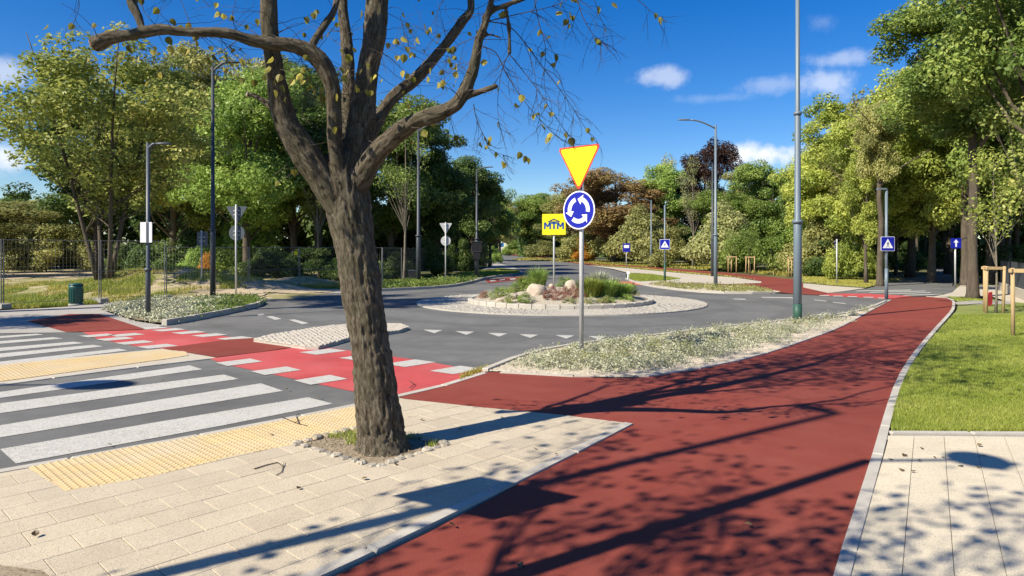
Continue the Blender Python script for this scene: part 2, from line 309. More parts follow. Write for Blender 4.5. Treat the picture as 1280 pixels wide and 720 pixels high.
def lay(cells, name, m, parent, z0, z1, ch=.004, jig=.0015, limit=290, seed=3):
    rng = random.Random(seed); cells = sorted(cells, key=lambda c: min(p[1] for p in c)); rest = MB()
    for k, c in enumerate(cells):
        zz = z1+rng.uniform(-jig, jig)
        if k < limit:
            b = MB(); b.prism(c, z0, zz, ch); b.build(name, m, parent)
        else: rest.prism(c, z0, zz, ch)
    if rest.n:
        o = rest.build(name+'s', m, parent); o['kind'] = 'stuff'
def resample(pts, seg):
    out = [Vector(pts[0])]; acc = 0; L = [0]
    for i in range(1, len(pts)): L.append(L[-1]+math.dist(pts[i], pts[i-1]))
    n = max(1, round(L[-1]/seg)); j = 0; res = []
    for k in range(n+1):
        s = L[-1]*k/n
        while j < len(pts)-2 and L[j+1] < s: j += 1
        t = (s-L[j])/max(1e-9, L[j+1]-L[j]); res.append(Vector(pts[j]).lerp(Vector(pts[j+1]), t))
    return res
def kerb(pts, w, z0, z1, seg=1.0, m='kerb', name='kerb', stone='kerb_stone', singles=True, closed=False, gap=.008, ch=.012, label=None):
    root = empty(name, kind='structure'); r = resample(pts, seg); n = len(r); b = MB(); N = []
    for i in range(n):
        a = r[i-1] if i or closed else r[0]; c = r[(i+1) % n] if i < n-1 or closed else r[-1]
        t = (c-a).normalized(); N.append(Vector((-t.y, t.x)))
    for i in range(n-1):
        t = (r[i+1]-r[i]); l = t.length; t.normalize(); g = t*gap/2
        q = [r[i]+N[i]*w/2+g, r[i+1]+N[i+1]*w/2-g, r[i+1]-N[i+1]*w/2-g, r[i]-N[i]*w/2+g]
        if singles:
            s = MB(); s.prism([tuple(p) for p in q], z0, z1, ch); s.build(stone, M[m], root)
        else: b.prism([tuple(p) for p in q], z0, z1, ch)
    if not singles:
        o = b.build(stone+'s', M[m], root); o['kind'] = 'stuff'
    return root

sheet('ground', [(-1500, -300), (1500, -300), (1500, 2500), (-1500, 2500)], -.06, M['ground'])
near_edge = [(606, 466), (560, 481), (497, 496), (446, 508), (280, 541), (150, 563), (36, 586)]
bed_top = [(606, 466), (640, 452), (680, 440), (720, 433), (780, 426), (820, 421.5), (900, 411), (960, 405), (1040, 396), (1080, 388.5), (1107, 378)]
roadpx = [(-400, 426), (0, 417), (82, 416), (182, 412), (205, 407), (240, 401), (290, 391), (322, 384), (326, 380), (318, 375), (330, 370), (433, 366), (478, 364), (552, 360), (584, 355), (610, 348), (640, 344), (655, 341), (650, 337), (630, 331), (612, 326), (602, 321.5), (598, 318), (597, 316),
          (602, 316), (625, 318), (655, 321), (700, 326), (733, 331), (765, 337), (783, 341.5), (783, 349), (795, 354), (815, 358.5), (840, 362), (880, 366), (925, 367.5), (965, 366.5), (1024, 369.3), (1040, 366), (1082, 361), (1105, 355), (1127, 349.5), (1158, 344), (1162, 335), (1180, 335), (1190, 344), (1192, 352), (1190, 357), (1207, 366), (1195, 371.5), (1160, 372.2), (1117, 374.5)]
road_w = W(roadpx)+W(cr(bed_top)[::-1])+W(near_edge[1:])+W([(0, 592), (-100, 610), (-400, 670)])
sheet('road', road_w, 0, M['asphalt'])
road = bpy.data.objects['road']
# far light pavements, verges, paths
farleft = W([(-400, 402), (0, 388.5), (80, 384), (145, 378), (240, 371), (310, 367.5), (433, 364), (433, 366), (330, 370), (318, 374), (322, 378.5), (265, 375), (200, 378), (150, 384), (133, 390), (170, 402), (205, 407), (182, 412), (82, 416), (0, 417), (-400, 426)])
sheet('pavement', farleft, .008, M['greypave'])
sheet('pavement', W([(433, 364.2), (433, 361), (480, 357), (560, 349), (600, 338), (612, 333), (600, 326), (594, 320), (597, 318), (602, 321.5), (612, 326), (630, 331), (650, 337), (655, 341), (640, 344), (610, 348), (584, 355), (552, 360), (478, 364)]), .012, M['greypave'])
sheet('verge', W([(568, 343), (600, 338.5), (625, 336), (648, 338), (650, 341), (636, 343.5), (600, 347), (575, 347)]), .018, M['lawnsoil'])
sheet('pavement', W([(735, 331.6), (782, 335), (845, 341), (918, 347), (952, 352), (952, 354), (906, 355.3), (850, 354), (822, 355), (808, 356), (795, 353.5), (784, 349), (785, 341.2), (767, 336.5)]), .010, M['lightpave'])  # narrow left end is asphalt, its grazing sunlight painted as light paving
sheet('lawn', W([(787, 341.5), (815, 343), (852, 348.5), (835, 350.5), (800, 352), (784, 350)]), .016, M['lawnsoil'])
sheet('verge', W([(740, 330.7), (800, 335), (850, 340), (900, 344), (948, 350.5), (918, 346.6), (845, 340.6), (782, 334.6), (745, 331.8)]), .014, M['lawnsoil'])
sheet('pavement', W([(1004, 354), (1040, 357.5), (1082, 360.5), (1060, 363.5), (1040, 366), (1030, 367), (1004, 360)]), .010, M['lightpave'])
sheet('lawn', W([(1004, 345), (1040, 344), (1085, 346), (1127, 349), (1105, 354.5), (1082, 360), (1040, 357), (1004, 353.5), (992, 349)]), .016, M['lawnsoil'])
# far cycle path
farred = W(cr([(603, 316.3), (640, 317.6), (700, 324), (731, 328), (790, 332.3), (845, 336.3), (895, 340), (942, 344.3), (975, 347.5), (1004, 351)], 4)+[(1004, 359.5), (1035, 366.6), (1024, 369.3), (990, 367.5), (975, 365.8), (935, 360), (905, 357.8), (860, 357), (810, 355.5), (812, 354.5), (906, 355.6), (948, 354.8), (954, 352.5), (944, 350.3), (918, 346.4)]+cr([(895, 344), (845, 340.3), (782, 334.6), (731, 330.3), (690, 325.5), (640, 318.9), (603, 316.7)], 4))
sheet('cycle_path', farred, .012, M['red'])
# red crossings (paint on asphalt)
sheet('red_crossing', W([(1024, 369.4), (1036, 366.8), (1085, 367.2), (1140, 370.2), (1116, 374), (1107, 374), (1085, 372.5)]), .0045, M['brightred'], road)
sheet('red_crossing', W([(760, 351), (800, 352.6), (812, 357), (765, 354.6)]), .0045, M['brightred'], road)
sheet('red_crossing', W([(606, 349.5), (655, 345.5), (662, 349), (610, 354)]), .0045, M['red'], road)  # crossing in shade: the shade is painted by using the darker path red
for x, y in [(1030, 369.6), (1047, 370.3), (1065, 371), (1085, 371.8), (1103, 372.8)]:
    sheet('white_block', W([(x-6, y-.5), (x+6, y-.35), (x+7, y+.6), (x-5, y+.45)]), .009, M['white'], road)
for i, x in enumerate([616, 628, 641]):
    sheet('white_block', W([(x-4, 350.5-i), (x+3, 350-i), (x+4, 351.3-i), (x-3, 352-i)]), .009, M['white'], road)
for k, (a, b) in enumerate([((1062, 362.5), (1120, 364.0)), ((1068, 364.2), (1140, 362.2)), ((1085, 366), (1158, 363.4)), ((1105, 368), (1165, 365.3)), ((1128, 369.6), (1178, 367.4))]):
    if k == 0: continue
    sheet('zebra_stripe', W([a, (a[0]+4, a[1]-.9), b, (b[0]-3, b[1]+.9)]), .0045, M['white'], road)
for a, b in [((951, 371.3), (990, 372.4)), ((1016, 374.5), (1032, 376.6)), ((1040, 377.6), (1056, 379.6)), ((916, 373.5), (931, 374.2))]:
    sheet('lane_dash', W([a, (b[0], b[1]-.6), (b[0]+2, b[1]+.6), (a[0]+2, a[1]+.9)]), .0045, M['white'], road)
for a, b in [((333, 396), (352, 400)), ((361, 400), (386, 405.5)), ((322, 393), (331, 395.3))]:
    sheet('lane_dash', W([a, (a[0]+7, a[1]-.6), (b[0], b[1]-1.4), (b[0]-8, b[1])]), .0045, M['white'], road)
for x, y in [(541, 414), (581, 416), (622, 418.2), (661, 419.8), (706, 420.8), (747, 422)]:
    sheet('give_way_triangle', W([(x-12, y-1.8), (x+12, y-1.2), (x+2, y+2.8)]), .0045, M['white'], road)
# near crossing: red bands, blocks, zebra
sheet('red_crossing', W([(103, 415.3), (182, 412.4), (206, 409), (284, 421), (317, 423.2), (284, 425), (203, 436), (169, 433), (121, 423.5)]), .0045, M['brightred'], road)
sheet('red_crossing', W([(270, 447.5), (330, 440), (381, 433), (398, 433.5), (437, 438.5), (530, 451.5), (607, 465.5), (560, 480.5), (497, 495.3), (437, 489), (370, 474.5), (280, 455.5), (262, 448.5)]), .0045, M['brightred'], road)
d1 = (G(416, 505)-G(20, 580)).to_2d().normalized()
def blocks(cs, hw, hl, dr):
    for x, y in cs:
        c = G(x, y).to_2d(); a = d1*hw; b = dr*hl
        sheet('white_block', [tuple(c+a+b), tuple(c+a-b), tuple(c-a-b), tuple(c-a+b)], .009, M['white'], road)
dr = (G(571, 463)-G(404, 440)).to_2d().normalized()
blocks([(404, 440), (455, 447), (513, 454.5), (571, 463)], .28, .21, dr)
dr2 = (G(440, 489)-G(297, 453)).to_2d().normalized()
blocks([(299, 453.3), (345, 464), (401, 475.3)], .26, .2, dr2)
dr3 = (G(294, 423.5)-G(189, 409.6)).to_2d().normalized()
blocks([(189, 410.5), (211, 412.7), (236, 416), (262, 419.4), (294, 423.3)], .24, .2, dr3)
blocks([(122, 419.8), (144, 424), (168, 428.6), (197, 433.4), (158, 419)], .24, .2, (G(198, 433)-G(120, 420)).to_2d().normalized())
for q in [[(-90, 503), (237, 457), (253, 462), (-100, 512)], [(-150, 524), (280, 468.5), (298, 474), (-160, 540)], [(-120, 551.5), (326, 479.5), (354, 489), (-125, 568)], [(0, 562), (185, 530), (385, 497), (416, 505), (280, 532), (20, 580)],
          [(-60, 459), (148, 436), (160, 438.3), (-60, 464.5)], [(-60, 448), (116, 431.3), (129, 433.3), (-60, 454)], [(-60, 440), (92, 427.3), (105, 429.2), (-60, 445)], [(-60, 431), (66, 421.8), (79, 423.4), (-60, 435)], [(-60, 424.5), (45, 417.3), (55, 418.6), (-60, 427.5)]]:
    sheet('zebra_stripe', W(q), .0045, M['white'], road)
# dark red bits: far end of the bike crossing and the refuge
sheet('cycle_path', W([(34, 402), (87, 393), (124, 393), (182, 412.3), (103, 415.3), (82, 415.6)]), .014, M['red'])
sheet('cycle_path', W([(203, 436.2), (284, 425), (317, 423), (381, 432), (330, 440), (270, 447.3)]), .0095, M['red'])
# refuge with tactile paving
sheet('refuge', W([(-200, 482), (0, 455.5), (203, 436.2), (270, 447.4), (262, 449), (130, 464), (0, 481.5), (-200, 510)]), .006, M['lightpave'])
# near cycle path
bedlow = [(606, 466.5), (625, 466), (660, 467.5), (700, 470), (760, 473.5), (800, 472), (850, 465), (905, 455), (960, 441), (1010, 424), (1040, 413), (1063, 402), (1088, 388), (1113, 375)]
rk = cr([(1113, 375), (1125, 372), (1145, 370.7), (1175, 371.8), (1190, 375), (1192, 383), (1188, 392), (1165, 418), (1140, 450), (1122, 484), (1108, 530), (1092, 590), (1068, 668), (1054, 720), (1030, 810)], 5)
near = W(cr(bedlow, 4)+rk[1:])+W([(240, 810), (425, 720), (535, 668), (640, 611), (785, 530.5), (700, 519.5), (600, 510), (505, 499.5), (497, 496.3), (560, 481.3)])
sheet('cycle_path', near, .010, M['red'])
rightk = W(rk[12:])
kerb(W(rk[22:])[::-1], .075, -.05, .028, 1.0)
kerb(W(rk[12:23]), .08, -.05, .024, 1.0, singles=False)
# lawn right
lawn_px = [(1196, 377), (1280, 382), (1420, 392), (1420, 541.5), (1280, 541.5), (1113, 540)]
lk = [p for p in rk if 377 < p[1] < 540 and p[0] > 1105][::-1]
lawn_w = W([(1114, 540), (1280, 541.5), (1500, 542), (1500, 400), (1290, 380), (1250, 376.5), (1185, 371), (1196, 377)])+W([(x+5, y) for x, y in lk[::-1]])
sheet('lawn', lawn_w, .012, M['lawnsoil'])
sheet('path', W([(1193, 378.5), (1215, 376.5), (1262, 377), (1270, 380.5), (1230, 381.3), (1196, 381.3)]), .020, M['greypave'])
sheet('pavement', W([(1165, 371.5), (1190, 366), (1200, 357), (1260, 357), (1300, 362), (1330, 420), (1300, 400), (1262, 378), (1240, 371), (1207, 371)]), .008, M['lightpave'])
kerb(W([(1112, 543.2), (1200, 543.6), (1290, 544.4), (1420, 545)]), .07, -.05, .026, .8)
# right pavement slabs
rp = W([(1105, 547), (1300, 549), (1480, 549), (1400, 810), (1034, 810)]+[(x+8, y) for x, y in rk if y > 548][::-1])
sheet('joint_bed', rp, .004, M['joint'])
pr = empty('pavement', kind='structure')
vdir = Vector((523/F, 1)).normalized()
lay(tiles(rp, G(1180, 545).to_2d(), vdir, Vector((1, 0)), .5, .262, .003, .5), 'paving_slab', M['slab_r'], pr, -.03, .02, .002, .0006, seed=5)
# left pavement: slabs, tactile plates, tree pit
pit = [(367, 557), (470, 586.5), (560, 557)]
A, B_, C_ = [G(*p).to_2d() for p in pit]; D_ = A+C_-B_
pitpoly = [A, B_, C_, D_]
tact = W([(36, 587), (150, 564), (280, 542), (446, 509), (452, 537), (373, 557), (300, 571), (190, 598), (82, 617)])
lp = W([(-400, 672), (-100, 612), (36, 588)])+tact[-1:]+tact[-2:-6:-1]+[tuple(G(447, 509).to_2d())]+W([(497, 498), (505, 500.5), (600, 511), (700, 520.5), (783, 531), (640, 602), (500, 669), (415, 708), (230, 790), (-400, 800)])
ang = d1; perp = Vector((-d1.y, d1.x))
sheet('joint_bed', W([(-400, 674), (-100, 612), (36, 587), (150, 563.5), (280, 541.5), (446, 508.5), (497, 497), (505, 500), (600, 510.6), (700, 520), (785, 531), (640, 603), (500, 670), (415, 709), (230, 790), (-400, 800)]), .002, M['joint'])
pl = empty('pavement', kind='structure')
cells = tiles(lp, G(300, 600).to_2d(), ang, perp, .37, .25, .004, .5)
out = []
nn = [((pitpoly[(i+1) % 4]-pitpoly[i])) for i in range(4)]
def outside(c, poly):       # split off the part of c that lies inside a convex quad
    res = []; cur = c; s = 1 if area([tuple(p) for p in poly]) > 0 else -1
    for i in range(len(poly)):
        a, b = Vector(poly[i]), Vector(poly[(i+1) % len(poly)]); e = (b-a).normalized(); nx, ny = e.y*s, -e.x*s; k = nx*a.x+ny*a.y
        o = clip_half(cur, -nx, -ny, -k)
        if len(o) >= 3 and abs(area(o)) > 1e-3: res.append(o)
        cur = clip_half(cur, nx, ny, k)
        if len(cur) < 3: break
    return res
cells = [q for c in cells for q in outside(c, pitpoly)]
cells = [c for c in cells if max(p[1] for p in c) > 2.9]
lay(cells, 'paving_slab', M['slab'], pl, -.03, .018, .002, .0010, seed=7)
# tactile plates with domes
tcell = tiles(tact, G(82, 617).to_2d(), ang, perp, .30, .30, .004, 0)
tr = empty('tactile_strip', kind='structure')
lay(tcell, 'tactile_plate', M['tactile'], tr, -.03, .018, .002, .0004, seed=8)
dome = MB()
def inside(p, poly):
    r = False; n = len(poly)
    for i in range(n):
        a, b = poly[i], poly[i-1]
        if (a[1] > p[1]) != (b[1] > p[1]) and p[0] < (b[0]-a[0])*(p[1]-a[1])/(b[1]-a[1])+a[0]: r = not r
    return r
def domes(poly, org, sp, r, h, z):
    Vs = []; Qs = []
    xs = [p[0] for p in poly]; ys = [p[1] for p in poly]; rad = max(max(xs)-min(xs), max(ys)-min(ys))
    n = int(rad/sp)+4
    for i in range(-n, n):
        for j in range(-n, n):
            c = Vector(org)+ang*(sp*i)+perp*(sp*j)
            if not inside(c, poly): continue
            b = len(Vs)
            for k in range(6): a = k*math.pi/3; Vs.append((c.x+r*math.cos(a), c.y+r*math.sin(a), z))
            for k in range(6): a = k*math.pi/3; Vs.append((c.x+r*.55*math.cos(a), c.y+r*.55*math.sin(a), z+h))
            Qs += [(b+k, b+(k+1) % 6, b+6+(k+1) % 6, b+6+k) for k in range(6)]+[(b+6, b+7, b+8, b+9), (b+6, b+9, b+10, b+11)]
    return Vs, Qs
Vs, Qs = domes(tact, G(85, 612).to_2d(), .05, .0155, .006, .018)
o = obj('tactile_domes', fast_mesh('tactile_domes', Vs, Qs), M['tactile'], tr); o['kind'] = 'stuff'
far_t = W([(-60, 462), (0, 457.5), (205, 438), (232, 440.5), (236, 445), (205, 450), (0, 478), (-60, 488)])
tf = empty('tactile_strip', kind='structure')
lay(tiles(far_t, G(0, 478).to_2d(), ang, perp, .30, .30, .006, 0), 'tactile_plate', M['tactile'], tf, -.02, .014, .002, .0004, seed=8)
Vs, Qs = domes(far_t, G(0, 470).to_2d(), .05, .0155, .005, .014)
o = obj('tactile_domes', fast_mesh('tactile_domes', Vs, Qs), M['tactile'], tf); o['kind'] = 'stuff'
kerb(W([(-120, 612), (36, 586.2), (150, 563), (280, 540.8), (446, 507.8), (497, 496.6), (560, 481.5), (606, 466.8)]), .10, -.05, .016, 1.0)
kerb(W(cr([(787, 531), (715, 568), (640, 605), (570, 640), (500, 673), (430, 706.5), (330, 753), (210, 808)], 3)), .085, -.05, .024, 1.0)
kerb(W([(-60, 490), (0, 481.5), (130, 464), (262, 448.6)]), .10, -.05, .012, 1.0)
# soil patch in the lower left corner
sheet('soil_patch', W([(-80, 706), (0, 711.5), (52, 718), (75, 735), (60, 790), (-100, 790)]), .0215, M['soil'])
# tree pit: soil and small setts
sheet('tree_pit', [tuple(p) for p in pitpoly], .006, M['soil'])
rng = random.Random(11)
pitroot = empty('sett_border', (0, 0, 0)); tag(pitroot, 'square border of small rough pale setts round the foot of the big tree', 'stone border')
for i in range(4):
    a, b = pitpoly[i], pitpoly[(i+1) % 4]; e = b-a; l = e.length; e = e.normalized(); nrm = Vector((-e.y, e.x)); n = int(l/.095)
    for k in range(n):
        c = a+e*((k+.5)*l/n)+nrm*rng.uniform(-.008, .008); hw = l/n*.5*rng.uniform(.86, .99); hh = .046*rng.uniform(.85, 1.1); t = rng.uniform(-.15, .15)
        pts = []
        for q in range(7):
            th = q*2*math.pi/7+t; ca, sa = math.cos(th), math.sin(th); k2 = 1/max(abs(ca), abs(sa))**.75
            w2 = c+e*(ca*hw*k2*rng.uniform(.88, 1))+nrm*(sa*hh*k2*rng.uniform(.88, 1)); pts.append(tuple(w2))
        s = MB(); s.prism(pts, -.02, .032+rng.uniform(-.008, .010), .012); s.build('sett', M['sett'], pitroot)
# splitter island of pale cobbles
isl = [(317, 423), (336, 418), (359, 414.6), (385, 410), (412, 406.5), (437, 404.2), (470, 403.2), (500, 404), (511, 408), (500, 412), (480, 415), (437, 421.5), (420, 426.5), (398, 432.2), (381, 432)]
isw = W(isl, .07)
isr = empty('traffic_island', kind='structure')
b = MB(); b.prism(isw, -.02, .055, .0); b.build('island_base', M['kerb'], isr)
ic = tiles(isw, (0, 0), Vector((1, 0)), Vector((0, 1)), .10, .10, .010, .5)
lay(ic, 'cobble', M['cobble'], isr, .04, .072, .006, .005, limit=0, seed=4)
# ------------------------------------------------------------------ roundabout
RC = Vector((1.50, 21.3)); RI, RO = 2.88, 4.45
apr = empty('truck_apron', kind='structure')
def circ(r, n=96, c=RC): return [(c.x+r*math.cos(2*math.pi*k/n), c.y+r*math.sin(2*math.pi*k/n)) for k in range(n)]
b = MB(); b.prism(circ(RO), -.02, .028, .0); b.build('apron_base', M['kerb'], apr)
rest = MB(); rng = random.Random(5); r = RI+.08
while r < RO-.05:
    n = int(2*math.pi*r/.15)
    for k in range(n):
        a0 = (k+.06)/n*2*math.pi; a1 = (k+.94)/n*2*math.pi; z = .040+rng.uniform(-.006, .006)
        if math.sin((a0+a1)/2) > .75: continue
        rest.prism([(RC.x+rr*math.cos(a), RC.y+rr*math.sin(a)) for rr, a in ((r, a0), (r+.13, a0), (r+.13, a1), (r, a1))], .02, z, .012)
    r += .15
o = rest.build('cobbles', M['apron'], apr); o['kind'] = 'stuff'
ik = kerb(circ(RI-.07, 48)+[circ(RI-.07, 48)[0]], .15, -.02, .15, .38, name='island_kerb', closed=True, gap=.02, ch=.02)
# planted mound
Vg = []; Qg = []; nr, na = 14, 64
for i in range(nr+1):
    rr = (RI-.13)*i/nr
    for k in range(na):
        a = 2*math.pi*k/na; z = .12+.34*(1-(i/nr)**2)+.02*math.sin(7*a+i)
        Vg.append((RC.x+rr*math.cos(a), RC.y+rr*math.sin(a), z))
Qg = [(i*na+k, i*na+(k+1) % na, (i+1)*na+(k+1) % na, (i+1)*na+k) for i in range(nr) for k in range(na)]
o = obj('planting_mound', fast_mesh('planting_mound', Vg, Qg, smooth=True), M['gravel']); o['kind'] = 'structure'
def mound_z(x, y): t = min(1, math.hypot(x-RC.x, y-RC.y)/(RI-.13)); return .12+.34*(1-t*t)
# near planting bed + kerb, left far bed, north bed
bedpoly = W(cr(bed_top))+W(cr(bedlow, 4)[::-1])
def bed(name, poly, z, m): return sheet(name, poly, z, M[m])
bed('gravel_bed', bedpoly, .022, 'gravel')
kerb(W(cr(bed_top)), .09, -.05, .06, 1.0)
kerb(W([(x, y+.8) for x, y in cr(bedlow, 4)[4:]]), .06, -.05, .028, 1.0, singles=False)
leftbed_px = [(133, 390), (170, 402), (205, 406.5), (240, 400.5), (290, 390.5), (322, 383.5), (326, 380), (318, 376.5), (300, 375), (265, 375), (200, 378), (150, 384)]
leftbed = W(leftbed_px)
bed('gravel_bed', leftbed, .05, 'soil')
kerb(W(cr([(205, 407), (240, 401), (290, 391), (318, 384.6), (327, 380.5), (322, 377.5)], 5)), .12, -.05, .13, 1.0)
midbed = W([(478, 363.2), (552, 359), (586, 354.5), (600, 350), (575, 351), (540, 354), (500, 357), (478, 360)])
bed('gravel_bed', midbed, .05, 'soil')
kerb(W(cr([(433, 366), (478, 364), (552, 360), (584, 355), (610, 348.2), (640, 344.2)], 4)), .12, -.05, .11, 1.0, singles=False)
northbed = W([(822, 355), (860, 357.5), (905, 358.5), (935, 360.5), (975, 366), (960, 366.6), (925, 367), (880, 365.5), (840, 361.5), (812, 357.3)])
bed('gravel_bed', northbed, .03, 'gravel')
kerb(W(cr([(783, 349), (795, 354), (815, 358.5), (840, 362), (880, 366), (925, 367.5), (968, 366.8)], 4)), .12, -.05, .08, 1.0, singles=False)
# lot behind the fence: rough grass mound with sand
def lot_h(x, y):
    g = lambda cx, cy, sx, sy, h: h*math.exp(-((x-cx)/sx)**2-((y-cy)/sy)**2)
    e = min(1, max(0, (y-20.8-.02*abs(x))/3.0)); e2 = min(1, max(0, (-5.2-.1*(y-20)-x)/3.0))
    return (-.05+.10*e+(g(-13.2, 26.5, 3.4, 2.6, .85)+g(-20, 28, 4, 3, .15)+g(-9, 31, 3, 2, .35)+.05*math.sin(x*1.7+y)*math.sin(y*1.3))*e)*e2-.07*(1-e2)
nx, ny = 90, 60; xs = np.linspace(-60, -3, nx); ys = np.linspace(20.0, 60, ny)
Vl = [(x, y, lot_h(x, y)) for y in ys for x in xs]; Ql = [(j*nx+i, j*nx+i+1, (j+1)*nx+i+1, (j+1)*nx+i) for j in range(ny-1) for i in range(nx-1)]
def lotmat():
    m = mat('rough_lot', (.20, .20, .06), (.33, .28, .14), 2.5, .95, bump=1, bscale=12, speck=((.42, .34, .22), 1.6, .5, .12))
    return m
M['lot'] = lotmat()  # sandy soil shows between the tufts
o = obj('rough_ground', fast_mesh('rough_ground', Vl, Ql, smooth=True), M['lot']); o['kind'] = 'structure'
for nm, pp, zz in [('sand_track', [(-300, 338), (0, 337), (60, 335.5), (130, 336), (130, 341), (60, 342), (0, 344), (-300, 352)], .30), ('sand_track', [(205, 352), (240, 350), (300, 355), (330, 362), (330, 369), (300, 371), (245, 369), (215, 362)], .10), ('sand_track', [(330, 363), (433, 360.5), (433, 364), (330, 369)], .035)]:
    # draped sand patches
    w = W(pp, zz); xs_ = [p[0] for p in w]; ys_ = [p[1] for p in w]; V2 = []; Q2 = []; n1 = 24
    gx = np.linspace(min(xs_), max(xs_), n1*2); gy = np.linspace(min(ys_), max(ys_), n1)
    for y in gy:
        for x in gx: V2.append((x, y, max(lot_h(x, y), -.05)+.02))
    for j in range(n1-1):
        for i in range(n1*2-1):
            if inside(((gx[i]+gx[i+1])/2, (gy[j]+gy[j+1])/2), w): Q2.append((j*n1*2+i, j*n1*2+i+1, (j+1)*n1*2+i+1, (j+1)*n1*2+i))
    if Q2:
        o = obj(nm, fast_mesh(nm, V2, Q2, smooth=True), M['sand']); o['kind'] = 'structure'
# ------------------------------------------------------------------ street furniture
def plate(poly, y0, y1):            # polygon in x,z -> slab between y0 (front) and y1
    b = MB(); n = len(poly); ar = sum(poly[i][0]*poly[(i+1) % n][1]-poly[(i+1) % n][0]*poly[i][1] for i in range(n))
    if ar < 0: poly = poly[::-1]
    V = [(x, y0, z) for x, z in poly]+[(x, y1, z) for x, z in poly]
    b.add(V, [tuple(range(n)), tuple(2*n-1-i for i in range(n))]+[(i, n+i, n+(i+1) % n, (i+1) % n) for i in range(n)]); return b
def rect(cx, cz, w, h, r=0.0, k=3):
    if not r: return [(cx-w/2, cz-h/2), (cx+w/2, cz-h/2), (cx+w/2, cz+h/2), (cx-w/2, cz+h/2)]
    out = []
    for sx, sz, a0 in ((1, -1, -90), (1, 1, 0), (-1, 1, 90), (-1, -1, 180)):
        for i in range(k+1):
            a = R(a0+90*i/k); out.append((cx+sx*(w/2-r)+r*math.cos(a), cz+sz*(h/2-r)+r*math.sin(a)))
    return out
def ngon(cx, cz, r, n=32, a0=0): return [(cx+r*math.cos(a0+2*math.pi*i/n), cz+r*math.sin(a0+2*math.pi*i/n)) for i in range(n)]
def tri_down(cz, side, r=.04, k=4):
    h = side*.866; pts = [(-side/2, cz+h/3), (0, cz-2*h/3), (side/2, cz+h/3)]; out = []
    cs = []; c = (0, cz); f = 1-2*r/(h/1.5)
    for (x, z), a0 in zip(pts, (90, 210, 330)):
        x2, z2 = c[0]+(x-c[0])*f, c[1]+(z-c[1])*f
        for i in range(k+1):
            a = R(a0+120*i/k); out.append((x2+r*math.cos(a), z2+r*math.sin(a)))
    return out
def post(root, h, r, m='galv', name='post', lean=(0, 0), z0=-.02):
    b = MB(); b.tube([(0, 0, z0), (lean[0], lean[1], h)], r, 14); return b.build(name, M[m], root, smooth=True)
def clamp(root, z, r, m='galv'):
    b = MB(); b.tube([(0, 0, z-.02), (0, 0, z+.02)], r*1.25, 12); b.box((0, -r-.012, z), (.06, .03, .03)); return b.build('clamp', M[m], root)
# yield + roundabout sign on the near bed
s = G(727, 446).to_2d()
rt = empty('road_sign', (s.x, s.y, .02), R(-41), label='yellow give way triangle above a round blue roundabout sign in the planted bed', cat='road sign')
post(rt, 3.05, .036)
for z in (2.1, 2.36, 2.78): clamp(rt, z, .036)
p = plate(tri_down(2.985, .80, .035), -.075, -.068).build('triangle_plate', M['signred'], rt)
plate(tri_down(2.985, .715, .03), -.0775, -.0752).build('yellow_field', M['yellow'], p)
p = plate(ngon(0, 2.235, .295, 40), -.075, -.068).build('round_plate', M['signwhite'], rt)
plate(ngon(0, 2.235, .275, 40), -.0775, -.0752).build('blue_field', M['blue'], p)
for k in range(3):
    a1 = R(68+120*k); a0 = a1-R(78); ri, ro, rm = .138, .205, .1715
    pts = [(ro*math.cos(a0+(a1-a0)*i/10), 2.235+ro*math.sin(a0+(a1-a0)*i/10)) for i in range(11)]
    ah = a1+R(28)
    pts += [(.250*math.cos(a1), 2.235+.250*math.sin(a1)), (rm*math.cos(ah), 2.235+rm*math.sin(ah)), (.090*math.cos(a1), 2.235+.090*math.sin(a1))]
    pts += [(ri*math.cos(a1+(a0-a1)*i/10), 2.235+ri*math.sin(a1+(a0-a1)*i/10)) for i in range(11)]
    plate(pts, -.0800, -.0777).build('arrow', M['signwhite'], p)
# MTM board in the roundabout
s = P(692.5, 357, 21.6); zb = mound_z(s.x, s.y)
rt = empty('logo_sign', (s.x, s.y, zb-.05), R(-6), label='yellow board with blue MTM letters on a post in the roundabout', cat='sign')
def zof(y, Y): return EYE-(y-HY)*Y/F
z0 = zb-.05; hz = zof(280.5, 21.6)-z0
post(rt, hz+.3, .03)
p = plate(rect(0, hz, .74, .66), -.06, -.045).build('board', M['logoyellow'], rt)
lt = MB()
def stroke(x0, z0_, x1, z1, w):
    d = Vector((x1-x0, z1-z0_)); n = Vector((-d.y, d.x)).normalized()*w/2
    q = plate([(x0+n.x, z0_+n.y), (x1+n.x, z1+n.y), (x1-n.x, z1-n.y), (x0-n.x, z0_-n.y)], -.064, -.0602); lt.add(q.V, q.Q)
def letter(ch, cx):
    b = MB(); global lt; lt = MB(); zb_, zt = hz-.15, hz+.06
    if ch == 'M':
        stroke(cx-.085, zb_, cx-.085, zt, .052); stroke(cx+.085, zb_, cx+.085, zt, .052); stroke(cx-.075, zt, cx, zb_+.07, .046); stroke(cx, zb_+.07, cx+.075, zt, .046)
    else:
        stroke(cx-.085, zt-.02, cx+.085, zt-.02, .05); stroke(cx, zb_, cx, zt-.03, .054)
    lt.build('letter', M['logoblue'], p)
letter('M', -.205); letter('T', 0); letter('M', .205)
lt = MB(); stroke(-.17, hz+.085, 0, hz+.17, .035); stroke(0, hz+.17, .17, hz+.085, .035); stroke(-.19, hz+.082, .19, hz+.082, .022); stroke(-.07, hz+.10, -.07, hz+.135, .02); stroke(0, hz+.09, 0, hz+.15, .02); stroke(.07, hz+.10, .07, hz+.135, .02); lt.build('roof_emblem', M['signback'], p)
